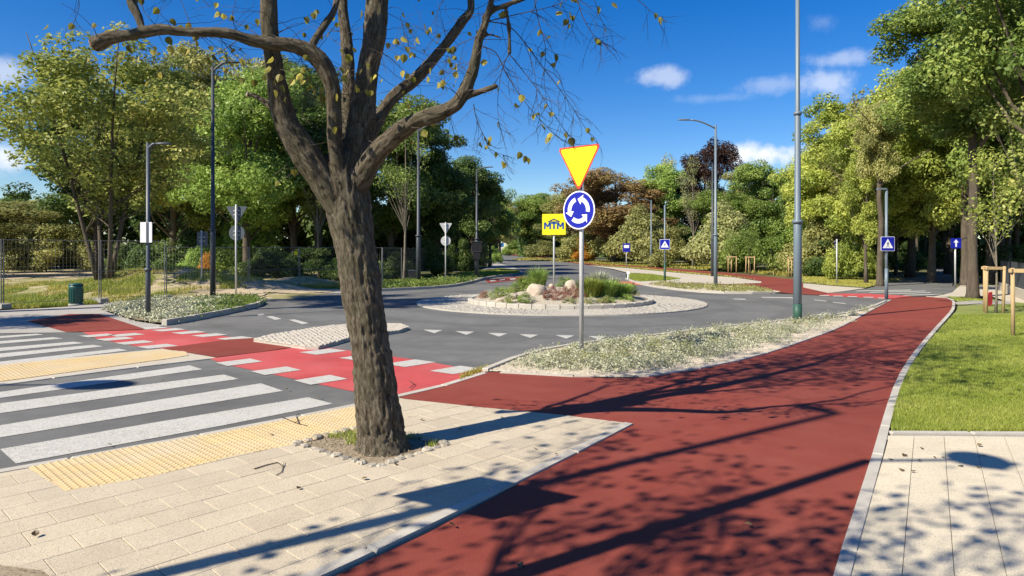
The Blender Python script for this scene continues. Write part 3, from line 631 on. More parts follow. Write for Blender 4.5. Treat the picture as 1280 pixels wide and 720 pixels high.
# crossing signs
def crossing_sign(px, py, size, cy, poleh_y, rz, label, lamp):
    g = G(px, py); Y = g.y
    rt = empty('crossing_sign', (g.x, g.y, .02), R(rz), label=label, cat='road sign')
    top = zof(poleh_y, Y); post(rt, top, .045 if lamp else .04, 'bluegrey'); b = MB(); b.tube([(0, 0, 0), (0, 0, 1.0)], .055, 12); b.build('pole_base', M['greenpaint'] if not lamp else M['bluegrey'], rt, smooth=True)
    z = zof(cy, Y); p = plate(rect(0, z, size*1.06, size*1.06, .03), -.075, -.066).build('plate', M['signwhite'], rt)
    plate(rect(0, z, size, size, .025), -.078, -.0752).build('blue_field', M['blue'], p)
    t = size*.40
    plate([(-t, z-t*.8), (t, z-t*.8), (0, z+t*.92)], -.0805, -.0782).build('white_triangle', M['signwhite'], p)
    w = MB(); k = size
    def add(q, W_=None): qq = plate(q, -.083, -.0808); w.add(qq.V, qq.Q)
    add(ngon(.01*k, z+.115*k, .032*k, 10)); add([(-.03*k, z+.08*k), (.045*k, z+.08*k), (.04*k, z-.07*k), (-.03*k, z-.07*k)])
    add([(.035*k, z-.07*k), (.0, z-.07*k), (.07*k, z-.27*k), (.11*k, z-.27*k)]); add([(.0, z-.0701*k), (-.035*k, z-.0701*k), (-.13*k, z-.26*k), (-.09*k, z-.27*k)])
    add([(.046*k, z+.075*k), (.12*k, z-.02*k), (.10*k, z-.04*k), (.046*k, z+.03*k)]); add([(-.031*k, z+.075*k), (-.1*k, z-.01*k), (-.08*k, z-.03*k), (-.031*k, z+.03*k)])
    w.build('walking_figure', M['signblack'], p)
    if lamp:
        b = MB(); b.tube([(0, 0, top-.02), (-.08, 0, top+.01)], .03, 8); b.box((-.16, 0, top), (.30, .12, .05)); b.build('lamp_head', M['bluegrey'], rt)
    return rt
crossing_sign(831, 355, .46, 306, 257, -12, 'blue crossing sign with white triangle on the green footed pole beside the wedge of lawn', False)
crossing_sign(1108, 374, .45, 305.5, 237, 4, 'blue crossing sign on a lamp pole at the far end of the red cycle path', True)
# lamp posts
def lamp(name, px, py, label, rad, segs, arm, m='bluegrey', head=(.62, .22, .08), base=None, oval=True, group=None):
    g = G(px, py); rt = empty(name, (g.x, g.y, .0), 0, label=label, cat='street lamp', group=group)
    zz = 0; b = MB(); pts = []; rr = []
    for z, r in segs: pts.append((0, 0, z)); rr.append(r)
    b.tube(pts, rr, 16); b.build('pole', M[m], rt, smooth=True)
    for i in range(1, len(segs)-1):
        if segs[i][1] > segs[i+1][1]*1.08 and abs(segs[i][0]-segs[i+1][0]) < .2: rings = MB(); rings.tube([(0, 0, segs[i][0]-.05), (0, 0, segs[i][0]+.02)], segs[i][1]*1.35, 14); rings.build('collar', M[m], rt, smooth=True)
    if base: b = MB(); b.tube([(0, 0, -.02), (0, 0, base)], segs[0][1]*1.04, 16); b.build('painted_base', M['greenpaint'], rt, smooth=True)
    top = segs[-1][0]
    ax, ay, az = arm
    if ax or ay:
        n = 8; pp = [(ax*t, ay*t, top-.15+az*math.sin(t*math.pi/2)) for t in [i/n for i in range(n+1)]]
        b = MB(); b.tube(pp, [.035]*(n+1), 10); b.build('arm', M[m], rt, smooth=True)
        d = Vector((ax, ay, 0)).normalized(); c = Vector(pp[-1])+d*head[0]*.45; b = MB(); N_ = 16; V = []
        for j, (s_, zz) in enumerate([(0, .5), (.6, .42), (1, 0), (.96, -.2), (0, -.3)]):
            for k in range(N_):
                a = 2*math.pi*k/N_; V.append(c+d*(math.cos(a)*head[0]/2*s_)+Vector((-d.y, d.x, 0))*(math.sin(a)*head[1]/2*s_)+Vector((0, 0, zz*head[2])))
        b.add(V, [(j*N_+k, (j+1)*N_+k, (j+1)*N_+(k+1) % N_, j*N_+(k+1) % N_) for j in range(4) for k in range(N_)])
        b.build('lamp_head', M[m], rt, smooth=True)
    return rt
lamp('street_lamp', 997, 403, 'tall blue grey lamp pole with stepped sections standing in the near planted bed', .085, [(0, .092), (2.30, .088), (2.34, .068), (4.75, .064), (4.79, .050), (9.5, .042)], (-1.1, .3, .25), base=.42)
lamp('street_lamp', 894.5, 360, 'grey lamp post with a curved arm reaching over the roundabout', .08, [(0, .085), (2.3, .08), (2.34, .065), (7.0, .045)], (-1.1, -.1, .35))
lamp('street_lamp', 890.6, 345.5, 'dark lamp post standing just behind the curved arm lamp by the far cycle path', .08, [(0, .10), (2.3, .095), (2.34, .08), (6.9, .05)], (-1.2, 0, .3), m='darkpole')
lamp('street_lamp', 185, 401, 'short grey lamp post with a flat head in the left flower bed', .05, [(0, .058), (1.2, .056), (1.24, .045), (4.12, .04)], (.16, 0, .13), m='slate', head=(.42, .2, .07))
lamp('street_lamp', 266, 377.5, 'tall dark lamp post beside the left flower bed with a slim two sided arm', .07, [(0, .085), (2.3, .08), (2.34, .062), (7.4, .045)], (.45, 0, .30), m='darkpole', head=(.5, .16, .05))
lamp('street_lamp', 523, 357, 'dark lamp post rising in front of the pale tree stem behind the far kerb', .07, [(0, .11), (2.3, .105), (2.34, .08), (7.2, .05)], (.6, -.1, .3), m='darkpole')
lamp('street_lamp', 596, 347, 'dark pole with two black boxes by the verge where the road bends away', .07, [(0, .12), (2.3, .11), (2.34, .08), (6.4, .05)], (.5, -.3, .2), m='darkpole')
lamp('street_lamp', 814, 333.5, 'thin far lamp pole rising in front of the olive bushes', .06, [(0, .10), (2.3, .09), (2.34, .07), (6.4, .05)], (-.6, -.1, .2))
# boxes on the dark pole
g = G(596, 347)
for z, w, h, lb in ((zof(309, g.y), .62, .6, 'upper of two black boxes on the dark pole where the road bends'), (zof(319, g.y), .42, .4, 'lower and smaller black box on the dark pole where the road bends')):
    rt = empty('signal_box', (g.x, g.y, z), 0, label=lb, cat='box'); b = MB(); b.box((0, -.2, 0), (w, .16, h)); b.build('housing', M['signblack'], rt); b = MB(); b.box((0, -.2, h/2+.02), (w+.06, .22, .03)); b.build('rim', M['darkpole'], rt)
g = G(185, 401); rt = empty('notice_board', (g.x, g.y, zof(290.5, g.y)), 0, label='white notice plate strapped to the short lamp post in the left flower bed', cat='notice')
plate(rect(-.0, 0, .27, .47, .01), -.085, -.07).build('board', M['signwhite'], rt); b = MB(); b.box((.03, -.09, 0), (.05, .008, .46)); b.build('dark_strip', M['signback'], rt); b = MB(); b.box((0, -.03, .12), (.10, .09, .02)); b.build('strap', M['galv'], rt); b = MB(); b.box((0, -.03, -.12), (.10, .09, .02)); b.build('strap', M['galv'], rt)
# signs seen from behind
def back_sign(px, py, label, items, h, rz=0, m='signback', r=.03):
    g = G(px, py); rt = empty('road_sign', (g.x, g.y, .0), R(rz), label=label, cat='road sign'); post(rt, h, r)
    for kind, cy, s_, mm in items:
        z = zof(cy, g.y)
        q = tri_down(z, s_, .03) if kind == 'tri' else ngon(0, z, s_, 8, R(22.5)) if kind == 'oct' else ngon(0, z, s_, 28) if kind == 'round' else rect(0, z, s_[0], s_[1], .02)
        p = plate(q, r+.03, r+.038).build('plate', M[mm], rt); b = MB(); b.box((0, r+.02, z+.06), (.22, .02, .03)); b.build('bracket', M['galv'], p); b = MB(); b.box((0, r+.02, z-.08), (.22, .02, .03)); b.build('bracket', M['galv'], p)
    return rt
back_sign(295, 372, 'grey backs of a triangle and a round sign by the left flower bed', [('tri', 265.5, .74, 'signback'), ('round', 291, .27, 'signback')], 3.2)
back_sign(252, 368, 'grey back of a small square sign on a post left of the tall dark lamp', [('rect', 298.5, (.40, .52), 'signback')], 2.35)
back_sign(557, 355.5, 'pale back of a triangle above a round sign beyond the far kerb', [('tri', 283.5, .62, 'galv'), ('round', 301, .235, 'galv')], 2.95)
back_sign(1046, 355.5, 'thin post with two small plates in front of the bushes on the right lawn', [('rect', 303, (.28, .16), 'blue'), ('rect', 309, (.32, .1), 'galv')], 2.15, 50)
# one way arrow sign
g = G(1194, 358.5); rt = empty('arrow_sign', (g.x, g.y, 0), 0, label='blue square sign with a white upward arrow on a pale post at the forest edge', cat='road sign'); post(rt, 2.1, .035)
z = zof(304, g.y); p = plate(rect(0, z, .46, .44, .02), -.06, -.05).build('plate', M['blue'], rt)
plate([(-.035, z-.16), (.035, z-.16), (.035, z+.03), (.11, z+.03), (0, z+.17), (-.11, z+.03), (-.035, z+.03)], -.063, -.0602).build('arrow', M['signwhite'], p)
# bus stop sign
g = G(783, 334.5); rt = empty('bus_stop_sign', (g.x, g.y, 0), R(-5), label='small blue and white bus stop plate on a thin post by the far cycle path', cat='sign'); post(rt, zof(304.5, g.y), .05)
z = zof(309.5, g.y); plate(rect(0, z, .66, .78, .03), -.07, -.06).build('plate', M['blue'], rt); plate(rect(0, z+.10, .46, .26, .02), -.075, -.0702).build('white_panel', M['signwhite'], rt)
g = G(785, 351); rt = empty('bollard', (g.x, g.y, 0), 0, label='low white keep right post at the tip of the splitter lawn', cat='bollard'); post(rt, .42, .035, 'signwhite'); plate(ngon(0, .42, .09, 16), -.05, -.04).build('cap_plate', M['signwhite'], rt)
g = P(627, 316.8, 200); rt = empty('direction_sign', (g.x, g.y, -.05), 0, label='tiny blue sign far along the road on its right side', cat='sign'); post(rt, 3.4, .12); plate(rect(0, 3.1, 1.3, 1.2), -.2, -.15).build('plate', mat('far_sign_blue', (.03, .16, .42), rough=.4), rt)
g = G(589.5, 331); rt = empty('cabinet', (g.x, g.y, 0), 0, label='narrow pale utility post at the end of the mesh fence', cat='cabinet'); b = MB(); b.box((0, 0, .75), (.30, .25, 1.5)); b.build('body', M['signwhite'], rt); b = MB(); b.box((0, 0, 1.53), (.36, .31, .06)); b.build('cap', M['galv'], rt)
g = G(515, 353.5); rt = empty('litter_bin', (g.x, g.y, 0), 0, label='dark square litter bin left of the dark lamp post behind the far kerb', cat='bin'); b = MB(); b.box((0, 0, .3), (.34, .3, .56)); b.build('body', M['signblack'], rt); b = MB(); b.box((0, 0, .61), (.38, .34, .05)); b.build('lid', M['darkpole'], rt)
# green round bin
g = G(95, 381.5); rt = empty('litter_bin', (g.x, g.y, 0), 0, label='dark green cylindrical litter bin on a concrete foot beside the left fence', cat='bin')
b = MB(); b.tube([(0, 0, -.02), (0, 0, .05)], .20, 20); b.build('concrete_foot', M['concrete'], rt, smooth=True)
b = MB(); b.tube([(0, 0, .05), (0, 0, .10), (0, 0, .50), (0, 0, .52), (0, 0, .60)], [.16, .18, .18, .185, .185], 24); b.build('body', M['darkgreen_metal'], rt, smooth=True)
b = MB(); b.tube([(0, 0, .60), (0, 0, .635), (0, 0, .66)], [.195, .19, .08], 24); b.build('lid', M['darkgreen_metal'], rt, smooth=True)
b = MB(); [b.tube([(.186*math.cos(a), .186*math.sin(a), .1), (.186*math.cos(a), .186*math.sin(a), .5)], .006, 5) for a in [k*math.pi/9 for k in range(18)]]; b.build('ribs', M['darkgreen_metal'], rt)
# pale red barrier block
g = G(295, 366); rt = empty('barrier_block', (g.x, g.y, 0), R(-25), label='weathered red and white barrier foot lying on the sand by the mesh fence', cat='barrier')
b = MB(); b.box((-.11, 0, .13), (.2, .2, .24)); b.build('red_half', M['redplastic'], rt); b = MB(); b.box((.10, 0, .11), (.2, .2, .2)); b.build('white_half', M['signwhite'], rt); b = MB(); b.box((0, 0, .255), (.1, .1, .05)); b.build('socket', M['signblack'], rt)
# red panel on the right lawn
g = G(1236, 383); rt = empty('red_marker', (g.x, g.y, .1), R(20), label='small bright red panel leaning between the stakes of the young tree', cat='barrier'); plate([(-.06, -.1), (.12, -.05), (.12, .32), (-.02, .30), (-.12, .12)], -.02, .02).build('panel', M['redplastic'], rt); b = MB(); b.tube([(.0, .03, -.1), (.03, .03, .3)], .015, 6); b.build('stick', M['wood'], rt)
# temporary mesh fence panels
def fence_panel(a, b_, h, label, foot=True, m='fence', step=.10, plate_at=None):
    a, b_ = Vector(a), Vector(b_); d = b_-a; L_ = d.length; rz = math.atan2(d.y, d.x)
    rt = empty('fence_panel', (a.x, a.y, lot_h(a.x, a.y) if False else 0), rz, label=label, cat='fence', group='temporary wire mesh fence panels')
    f = MB()
    for x in (.03, L_-.03): f.tube([(x, 0, .03), (x, 0, h)], .016, 7)
    for z in (.12, h*.50, h-.02): f.tube([(.03, 0, z), (L_-.03, 0, z)], .008 if z < h-.1 else .010, 6)
    f.build('frame', M[m], rt)
    w = MB(); n = int(L_/step)
    for i in range(1, n): x = .03+(L_-.06)*i/n; w.tube([(x, .012, .12), (x, .012, h-.03)], .0026, 3, cap=False)
    for i in range(1, 7): z = .12+(h-.15)*i/7; w.tube([(.04, .016, z), (L_-.04, .016, z)], .003, 3, cap=False)
    o = w.build('wire_mesh', M[m], rt); o['kind'] = 'stuff'
    if foot: b = MB(); b.box((0, 0, .06), (.24, .62, .13)); b.build('concrete_foot', M['concrete'], rt)
    if plate_at: plate(rect(plate_at, h*.86, .2, .14), -.03, -.02).build('label_plate', M['logoyellow'], rt)
fp = [(-70, 386), (3, 385), (125, 377.8), (207, 373), (311, 367.8), (374, 362.5), (478, 359.5)]
lb = ['mesh fence panel at the far left with its foot in the grass', 'mesh fence panel behind the green bin', 'mesh fence panel running right of the many stemmed tree', 'mesh fence panel behind the tall dark lamp post', 'mesh fence panel behind the two backed signs with a tiny yellow plate', 'mesh fence panel hidden partly by the big trunk']
for i in range(6): fence_panel(G(*fp[i]).to_2d(), G(*fp[i+1]).to_2d(), 1.95 if i < 3 else 1.75, lb[i], plate_at=2.6 if i == 4 else None)
fp = [(478, 357), (502, 352.5), (540, 344), (566, 338), (586, 333)]
lb = ['mesh fence panel right behind the big trunk', 'mesh fence panel behind the pale birch like stem', 'mesh fence panel behind the pale triangle sign', 'last mesh fence panel before the road bends away']
for i in range(4): fence_panel(G(*fp[i]).to_2d(), G(*fp[i+1]).to_2d(), 1.75, lb[i], foot=False, step=.11)
# staked young trees: stake frames
def stake(root, a, h, lean=(0, 0), r=.035):
    b = MB(); b.tube([(a[0], a[1], -.05), (a[0]+lean[0], a[1]+lean[1], h)], r, 8); b.build('stake', M['wood'], root, smooth=True)
def stake_frame(c, w, h, label, n=3, rz=0):
    rt = empty('stake_frame', (c[0], c[1], 0), rz, label=label, cat='tree stakes'); ps = [(w*.5*math.cos(a), w*.5*math.sin(a)) for a in [R(200+360*k/n) for k in range(n)]]
    rg = random.Random(int(c[0]*100))
    for q in ps: stake(rt, q, h, (rg.uniform(-.03, .03), rg.uniform(-.02, .02)))
    for i in range(n):
        a, b_ = Vector(ps[i]), Vector(ps[(i+1) % n]); d = b_-a; b = MB(); b.box(((a.x+b_.x)/2, (a.y+b_.y)/2, h-.05), (d.length+.14, .035, .07), math.atan2(d.y, d.x)); b.build('rail', M['wood'], rt)
    return rt
g1 = G(1239, 391.5); g2 = G(1288, 421)
stake_frame((g1.x, g1.y), .50, 1.22, 'frame of wooden stakes round the young tree on the right lawn', rz=R(10))
stake_frame((g2.x, g2.y), .60, 1.30, 'wooden stake frame cut by the right edge of the photo', rz=R(-28))
for px, py, lb in ((915, 341.5, 'small pale stake frame left of the two by the far cycle path'), (937, 343, 'small pale stake frame round a sapling right beside the far cycle path'), (991, 346.5, 'small pale stakes behind the tall blue grey pole')):
    g = G(px, py); stake_frame((g.x, g.y), .62, 1.2, lb)
# info board, play thing, picket fence on the right
g = G(1092.5, 342); rt = empty('info_board', (g.x, g.y, 0), 0, label='green board with a white upper part standing between two trunks', cat='board')
plate(rect(0, zof(329, g.y), .48, .95), -.03, .0).build('green_panel', mat('board_green', (.02, .11, .07), rough=.5), rt); plate(rect(0, zof(318.5, g.y), .5, .26), -.035, .005).build('white_panel', M['signwhite'], rt)
for sx in (-.22, .22): b = MB(); b.tube([(sx, .02, 0), (sx, .02, 1.0)], .03, 8); b.build('leg', M['darkpole'], rt)
g = G(1056, 344.5); rt = empty('spring_rider', (g.x, g.y, 0), R(20), label='small yellow spring rider on the far right lawn', cat='play equipment')
yel = mat('play_yellow', (.75, .55, .05), rough=.5); b = MB(); b.tube([(-.45, 0, .45), (-.2, 0, .55), (.15, 0, .5), (.4, 0, .62), (.5, 0, .8)], [.07, .13, .13, .09, .05], 10); b.build('body', yel, rt, smooth=True)
b = MB(); b.tube([(.09*math.cos(t*.9), .09*math.sin(t*.9), .0+t*.022) for t in range(22)], .02, 5); b.build('spring', M['signblack'], rt); b = MB(); b.tube([(.3, -.2, .72), (.3, .2, .72)], .02, 6); b.build('handle', yel, rt)
a, b_ = P(1252, 362, 27.5), P(1330, 392, 17); a.z = b_.z = 0; d = (b_-a); Lf = d.to_2d().length
rt = empty('picket_fence', (a.x, a.y, 0), math.atan2(d.y, d.x), label='dark railing on a low pale wall at the right edge behind the young trees', cat='fence')
b = MB(); b.box((Lf/2, 0, .16), (Lf, .2, .36)); b.build('base_wall', M['lightpave'], rt); b = MB(); b.box((Lf/2, 0, 1.18), (Lf, .04, .04)); b.box((Lf/2, 0, .45), (Lf, .04, .04)); b.build('rails', M['darkpole'], rt)
for i in range(int(Lf/.16)): b = MB(); b.box((.08+i*.16, -.03, .78), (.09, .02, .86)); b.build('picket', M['darkpole'], rt)
# ------------------------------------------------------------------ things outside the frame whose shadows fall into it
def shadow_base(px, py, h):
    g = G(px, py); L_ = h/math.tan(SUN_EL); return (g.x-L_*math.sin(SUN_AZ), g.y-L_*math.cos(SUN_AZ))
def off_lamp(px, py, h, arm, head, label, r=.07):
    x, y = shadow_base(px, py, h); rt = empty('street_lamp', (x, y, 0), 0, label=label, cat='street lamp')
    b = MB(); b.tube([(0, 0, 0), (0, 0, 2.4), (0, 0, 2.45), (0, 0, h)], [.085, .08, r, r*.75], 14); b.build('pole', M['bluegrey'], rt, smooth=True)
    ax, ay = arm; d = Vector((ax, ay, 0)).normalized(); b = MB(); b.tube([(0, 0, h-.03), (ax, ay, h)], .028, 8); b.build('arm', M['bluegrey'], rt)
    c = Vector((ax, ay, h))+d*head[0]*.45; V = []; n = Vector((-d.y, d.x, 0)); b = MB()
    if head[3]:
        for s_, zz in ((0, .09), (.7, .06), (1, 0), (0, -.05)):
            for k in range(16): a = math.pi*k/8; V.append(c+d*(math.cos(a)*head[0]/2*s_)+n*(math.sin(a)*head[1]/2*s_)+Vector((0, 0, zz)))
        b.add(V, [(j*16+k, (j+1)*16+k, (j+1)*16+(k+1) % 16, j*16+(k+1) % 16) for j in range(3) for k in range(16)])
    else: b.box(c, (head[0], head[1], head[2]), math.atan2(d.y, d.x))
    b.build('lamp_head', M['bluegrey'], rt)
off_lamp(1048, 517, 9.0, (-.05, .06), (.40, .18, .06, False), 'lamp post behind the camera whose flat head shades the red path')
off_lamp(1085, 577.5, 5.6, (.66, 0), (.46, .46, .14, True), 'lamp post behind the camera with an oval head')
off_lamp(0, 481, 5.0, (.75, 0), (.95, .60, .1, True), 'lamp post beyond the left edge whose oval head shades the zebra crossing')
x, y = shadow_base(606, 622, 2.45); rt = empty('direction_board', (x, y, 0), R(-30), label='large rectangular sign beyond the lower left edge of the view', cat='road sign'); post(rt, 2.7, .02)
plate(rect(0, 2.5, .78, .62, .02), -.05, -.04).build('plate', M['signback'], rt)
# ------------------------------------------------------------------ vegetation builders
def leaf_quads(C0, Nrm, size, rng, asp=.55, fold=.25):
    """rhombus leaves at C0 with normals Nrm; returns V,F"""
    n = len(C0); t = rng.normal(size=(n, 3)); t -= (t*Nrm).sum(1)[:, None]*Nrm; t /= np.linalg.norm(t, axis=1)[:, None]+1e-9
    b = np.cross(Nrm, t); s = size[:, None]
    V = np.empty((n, 4, 3)); V[:, 0] = C0-t*s*.5; V[:, 1] = C0+b*s*asp*.5+Nrm*s*fold*.3; V[:, 2] = C0+t*s*.5; V[:, 3] = C0-b*s*asp*.5+Nrm*s*fold*.3
    Fc = np.arange(n*4).reshape(n, 4); return V.reshape(-1, 3), Fc
def crown_mesh(name, H, Rx, z0, nclump, per, rclump, lsize, seed, shape='round', core=.35):
    rng = np.random.default_rng(seed); cl = []; SU = []; sup = []
    nS = 17 if H > 5 else 9
    wz = {'round': lambda z: 1, 'tall': lambda z: 1-.15*z, 'dome': lambda z: 1, 'cone': lambda z: 1.1-.75*z}[shape]
    while len(SU) < nS:
        p = rng.uniform(-1, 1, 3); r = np.linalg.norm(p)
        if not .35 < r < 1 or (len(SU) and min(np.linalg.norm(p/r*.66-q) for q in SU) < (.36 if len(SU) < nS*.7 else .2)): continue
        SU.append(p/r*rng.uniform(.5, .82))
    while len(cl) < nclump:
        if rng.random() < .12+.5*(core > .6): 
            p = rng.uniform(-1, 1, 3)*.9; r = np.linalg.norm(p); k = -1
            if r > .95: continue
        else:
            k = rng.integers(0, nS); d = rng.normal(size=3); d /= np.linalg.norm(d); p = SU[k]+d*np.array([.33, .33, .22])*rng.uniform(.35, 1.05); r = np.linalg.norm(p)
            if r > 1.12: continue
        z = (p[2]+1)/2
        if shape == 'dome': z = abs(p[2])
        w = wz(z); cl.append((p[0]*w*Rx*.86, p[1]*w*Rx*.86, z0+(H-z0)*(.05+.9*max(0, z)))); sup.append(k)
    stone_ = rng.random(nS+1)[np.array(sup)]
    cl = np.array(cl); wob = 1+.22*np.sin(cl[:, 2]*1.7+seed)+.12*np.sin(np.arctan2(cl[:, 1], cl[:, 0])*3+seed*2); cl[:, 0] *= wob; cl[:, 1] *= wob
    rc = rclump*rng.uniform(.6, 1.35, nclump); cnt = (per*(rc/rclump)**2).astype(int)
    idx = np.repeat(np.arange(nclump), cnt); n = len(idx)
    d = rng.normal(size=(n, 3)); d /= np.linalg.norm(d, axis=1)[:, None]; rad = rc[idx]*rng.uniform(.35, 1.1, n)**.6
    off = d*rad[:, None]; off[:, 2] *= .72
    Cc = cl[idx]+off; Cc[:, 2] = np.maximum(Cc[:, 2], .03)
    Nn = d*.7+rng.normal(size=(n, 3))*.55+np.array([-.15, -.1, .6]); Nn /= np.linalg.norm(Nn, axis=1)[:, None]
    V, Fc = leaf_quads(Cc, Nn, lsize*rng.uniform(.6, 1.3, n), rng)
    tone = np.clip(.42*rng.random(n)+.33*rng.random(nclump)[idx]+.30*stone_[idx]-.02, 0, 1)
    return fast_mesh(name, V, Fc, tone), cl
def limb_tubes(b, cl, H, z0, r0, rng, nl=14, seg=7, lean=.15, stems=1, pale=False):
    for s_ in range(stems):
        a = 2*math.pi*s_/max(1, stems)+.4; sp = .0 if stems == 1 else .085*H
        top = Vector((math.cos(a)*sp*2+rng.uniform(-lean, lean), math.sin(a)*sp*2+rng.uniform(-lean, lean), H*.86)); base = Vector((math.cos(a)*.08*(stems > 1), math.sin(a)*.08*(stems > 1), -.1))
        pts = []; rr = []
        for i in range(9):
            t = i/8; p = base.lerp(top, t)+Vector((math.sin(t*5+s_)*.08*H*.1, math.cos(t*4+s_)*.08*H*.1, 0)); pts.append(p); rr.append((r0/(stems**.4))*(1-.85*t)*(1.35 if i == 0 else 1))
        b.tube(pts, rr, seg+2)
        ids = [rng.randrange(len(cl)) for _ in range(nl//stems)]
        for k in ids:
            c = Vector(cl[k]); t = max(.18, min(.85, (c.z*.62)/H)); j = int(t*8); p0 = pts[j].lerp(pts[min(8, j+1)], t*8-j); mid = p0.lerp(c, .5)+Vector((rng.uniform(-.2, .2), rng.uniform(-.2, .2), -.06*(c-p0).length)); r = rr[j]*.42
            b.tube([p0, mid, c], [r, r*.55, r*.15], seg-2, cap=False)
PROTO = {}
def proto(key, H, Rx, z0, nclump, per, rclump, lsize, seed, shape='round', r0=.2, nl=16, stems=1, core=.35, trunk=True):
    me, cl = crown_mesh('crown_'+key, H, Rx, z0, nclump, per, rclump, lsize, seed, shape, core); tm = None
    if trunk: b = MB(); limb_tubes(b, cl, H, z0, r0, random.Random(seed), nl, stems=stems); tm = b.mesh('trunk_'+key, True)
    PROTO[key] = (me, tm, H, Rx)
proto('round', 10, 3.6, 1.6, 190, 230, .62, .17, 1)
proto('round2', 10, 3.3, 1.2, 180, 240, .62, .17, 2)
proto('tall', 12, 2.9, 2.2, 200, 230, .58, .17, 3, 'tall')
proto('tall2', 12, 3.2, 1.2, 210, 225, .58, .17, 4, 'tall')
proto('airy', 10, 3.3, 2.0, 210, 110, .52, .15, 5, r0=.12, nl=52, stems=4, core=.75)
proto('airy2', 11, 3.0, 2.0, 110, 80, .7, .22, 6, r0=.16, nl=50, core=.6)
proto('near', 10, 3.4, 2.4, 330, 210, .46, .10, 21, 'round', r0=.2, nl=30)
proto('bush', 3, 2.0, .2, 110, 170, .38, .12, 7, 'dome', trunk=False)
proto('bush2', 3, 1.8, .2, 100, 180, .38, .12, 8, 'dome', trunk=False)
proto('cone', 9, 1.9, .6, 80, 190, .7, .2, 9, 'cone')
proto('bare', 9, 2.2, 3.0, 60, 60, .5, .13, 10, r0=.10, nl=20, core=.6)
proto('sapling', 4.4, 1.0, 1.7, 60, 26, .30, .095, 12, r0=.03, nl=12, core=.7)
proto('smallbush', .6, .42, .02, 26, 60, .11, .045, 13, 'dome', trunk=False, core=.8)
proto('dwarf', .3, .3, .02, 16, 60, .08, .035, 14, 'dome', trunk=False, core=.9)
def slot(o, m):
    o.material_slots[0].link = 'OBJECT'; o.material_slots[0].material = m
for k, (me, tm, *_) in PROTO.items():
    me.materials.append(LM['green'])
    if tm: tm.materials.append(M['trunk'])
SEED = random.Random(77)
def plant(name, cat, key, x, y, h, w, colour, label, group=None, z=0, bark='trunk', rz=None):
    me, tm, H, Rx = PROTO[key]; rt = empty(name, (x, y, z), SEED.uniform(0, 6.28) if rz is None else rz, label=label, cat=cat, group=group)
    sc = (w/2/Rx, w/2/Rx, h/H)
    o = obj('crown' if tm else 'foliage', me, None, rt); o.scale = sc; slot(o, LM[colour])
    if tm: t = obj('trunk', tm, None, rt); t.scale = (min(sc[0], sc[2]*1.1),)*2+(sc[2],) if False else sc; slot(t, M[bark])
    return rt
def tree(key, px, Y, top, wpx, colour, label, group=None, name='tree', bark='trunk'):
    x = (px-640)/F*Y; z = lot_h(x, Y) if (-60 < x < -4 and 20 < Y < 60) else -.05
    z = max(z, -.06); return plant(name, 'tree', key, x, Y, zof(top, Y)-z, wpx*Y/F, colour, label, group, z, bark)
def bush(key, px, Y, top, wpx, colour, label, group=None, name='shrub'):
    x = (px-640)/F*Y; z = max(lot_h(x, Y), -.06) if (-60 < x < -4 and 20 < Y < 60) else -.06
    return plant(name, 'shrub', key, x, Y, zof(top, Y)-z, wpx*Y/F, colour, label, group, z)
GL = 'trees in the wood behind the mesh fence'; GC = 'trees beyond the far cycle path'; GR = 'trees of the wood on the right'; GS = 'bushes at the foot of the far trees'
# the multi stemmed tree on the lot
tree('airy', 132, 25.0, 12, 290, 'mixed', 'broad many stemmed tree with yellowing leaves standing on the grassy mound')
for a in [
 ('round2', -30, 40, 238, 190, 'olive', 'olive tree cut by the left edge behind the mound'),
 ('tall', 50, 50, 243, 110, 'olive', 'pale olive tree seen through the many stemmed tree on its left side'),
 ('round', 120, 46, 95, 190, 'dark', 'dark tree hidden straight behind the many stemmed tree'),
 ('tall2', 215, 38, 62, 170, 'mixed', 'tall mixed green tree right behind the short grey lamp post'),
 ('round', 310, 36, 72, 190, 'bright', 'fresh green tree behind the tall dark lamp post'),
 ('tall', 255, 48, 42, 160, 'olive', 'tall olive tree rising over its neighbours between the two left lamps'),
 ('tall2', 368, 40, 60, 160, 'green', 'green tree behind the left limbs of the big tree'),
 ('round2', 335, 50, 40, 170, 'olive', 'high olive crown above the cut branch of the big tree'),
 ('tall', 430, 38, 105, 150, 'dark', 'dark tree hidden by the big trunk'),
 ('round', 490, 42, 105, 165, 'green', 'green tree just right of the big trunk'),
 ('tall2', 545, 44, 140, 130, 'dark', 'dark green tree above the pale triangle sign'),
 ('round2', 590, 52, 178, 110, 'dark', 'dark tree leaning over the bend of the road'),
 ('round', 612, 66, 212, 75, 'green', 'last green tree of the left wood before the open sky'),
 ('round2', 625, 95, 240, 60, 'olive', 'small olive tree at the end of the left wood'),
 ('round', -10, 56, 240, 200, 'dark', 'dark crown far behind at the left edge'),
 ('tall', 400, 54, 70, 160, 'dark', 'dark crown at the back of the wood behind the left limb')]:
    tree(*a, group=GL)
tree('bare', 397, 36, 165, 60, 'mixed', 'slim pale stem with few leaves left of the big trunk', GL, bark='paletrunk')
tree('bare', 506, 34, 130, 80, 'green', 'pale forked birch like tree behind the far kerb', GL, bark='paletrunk')
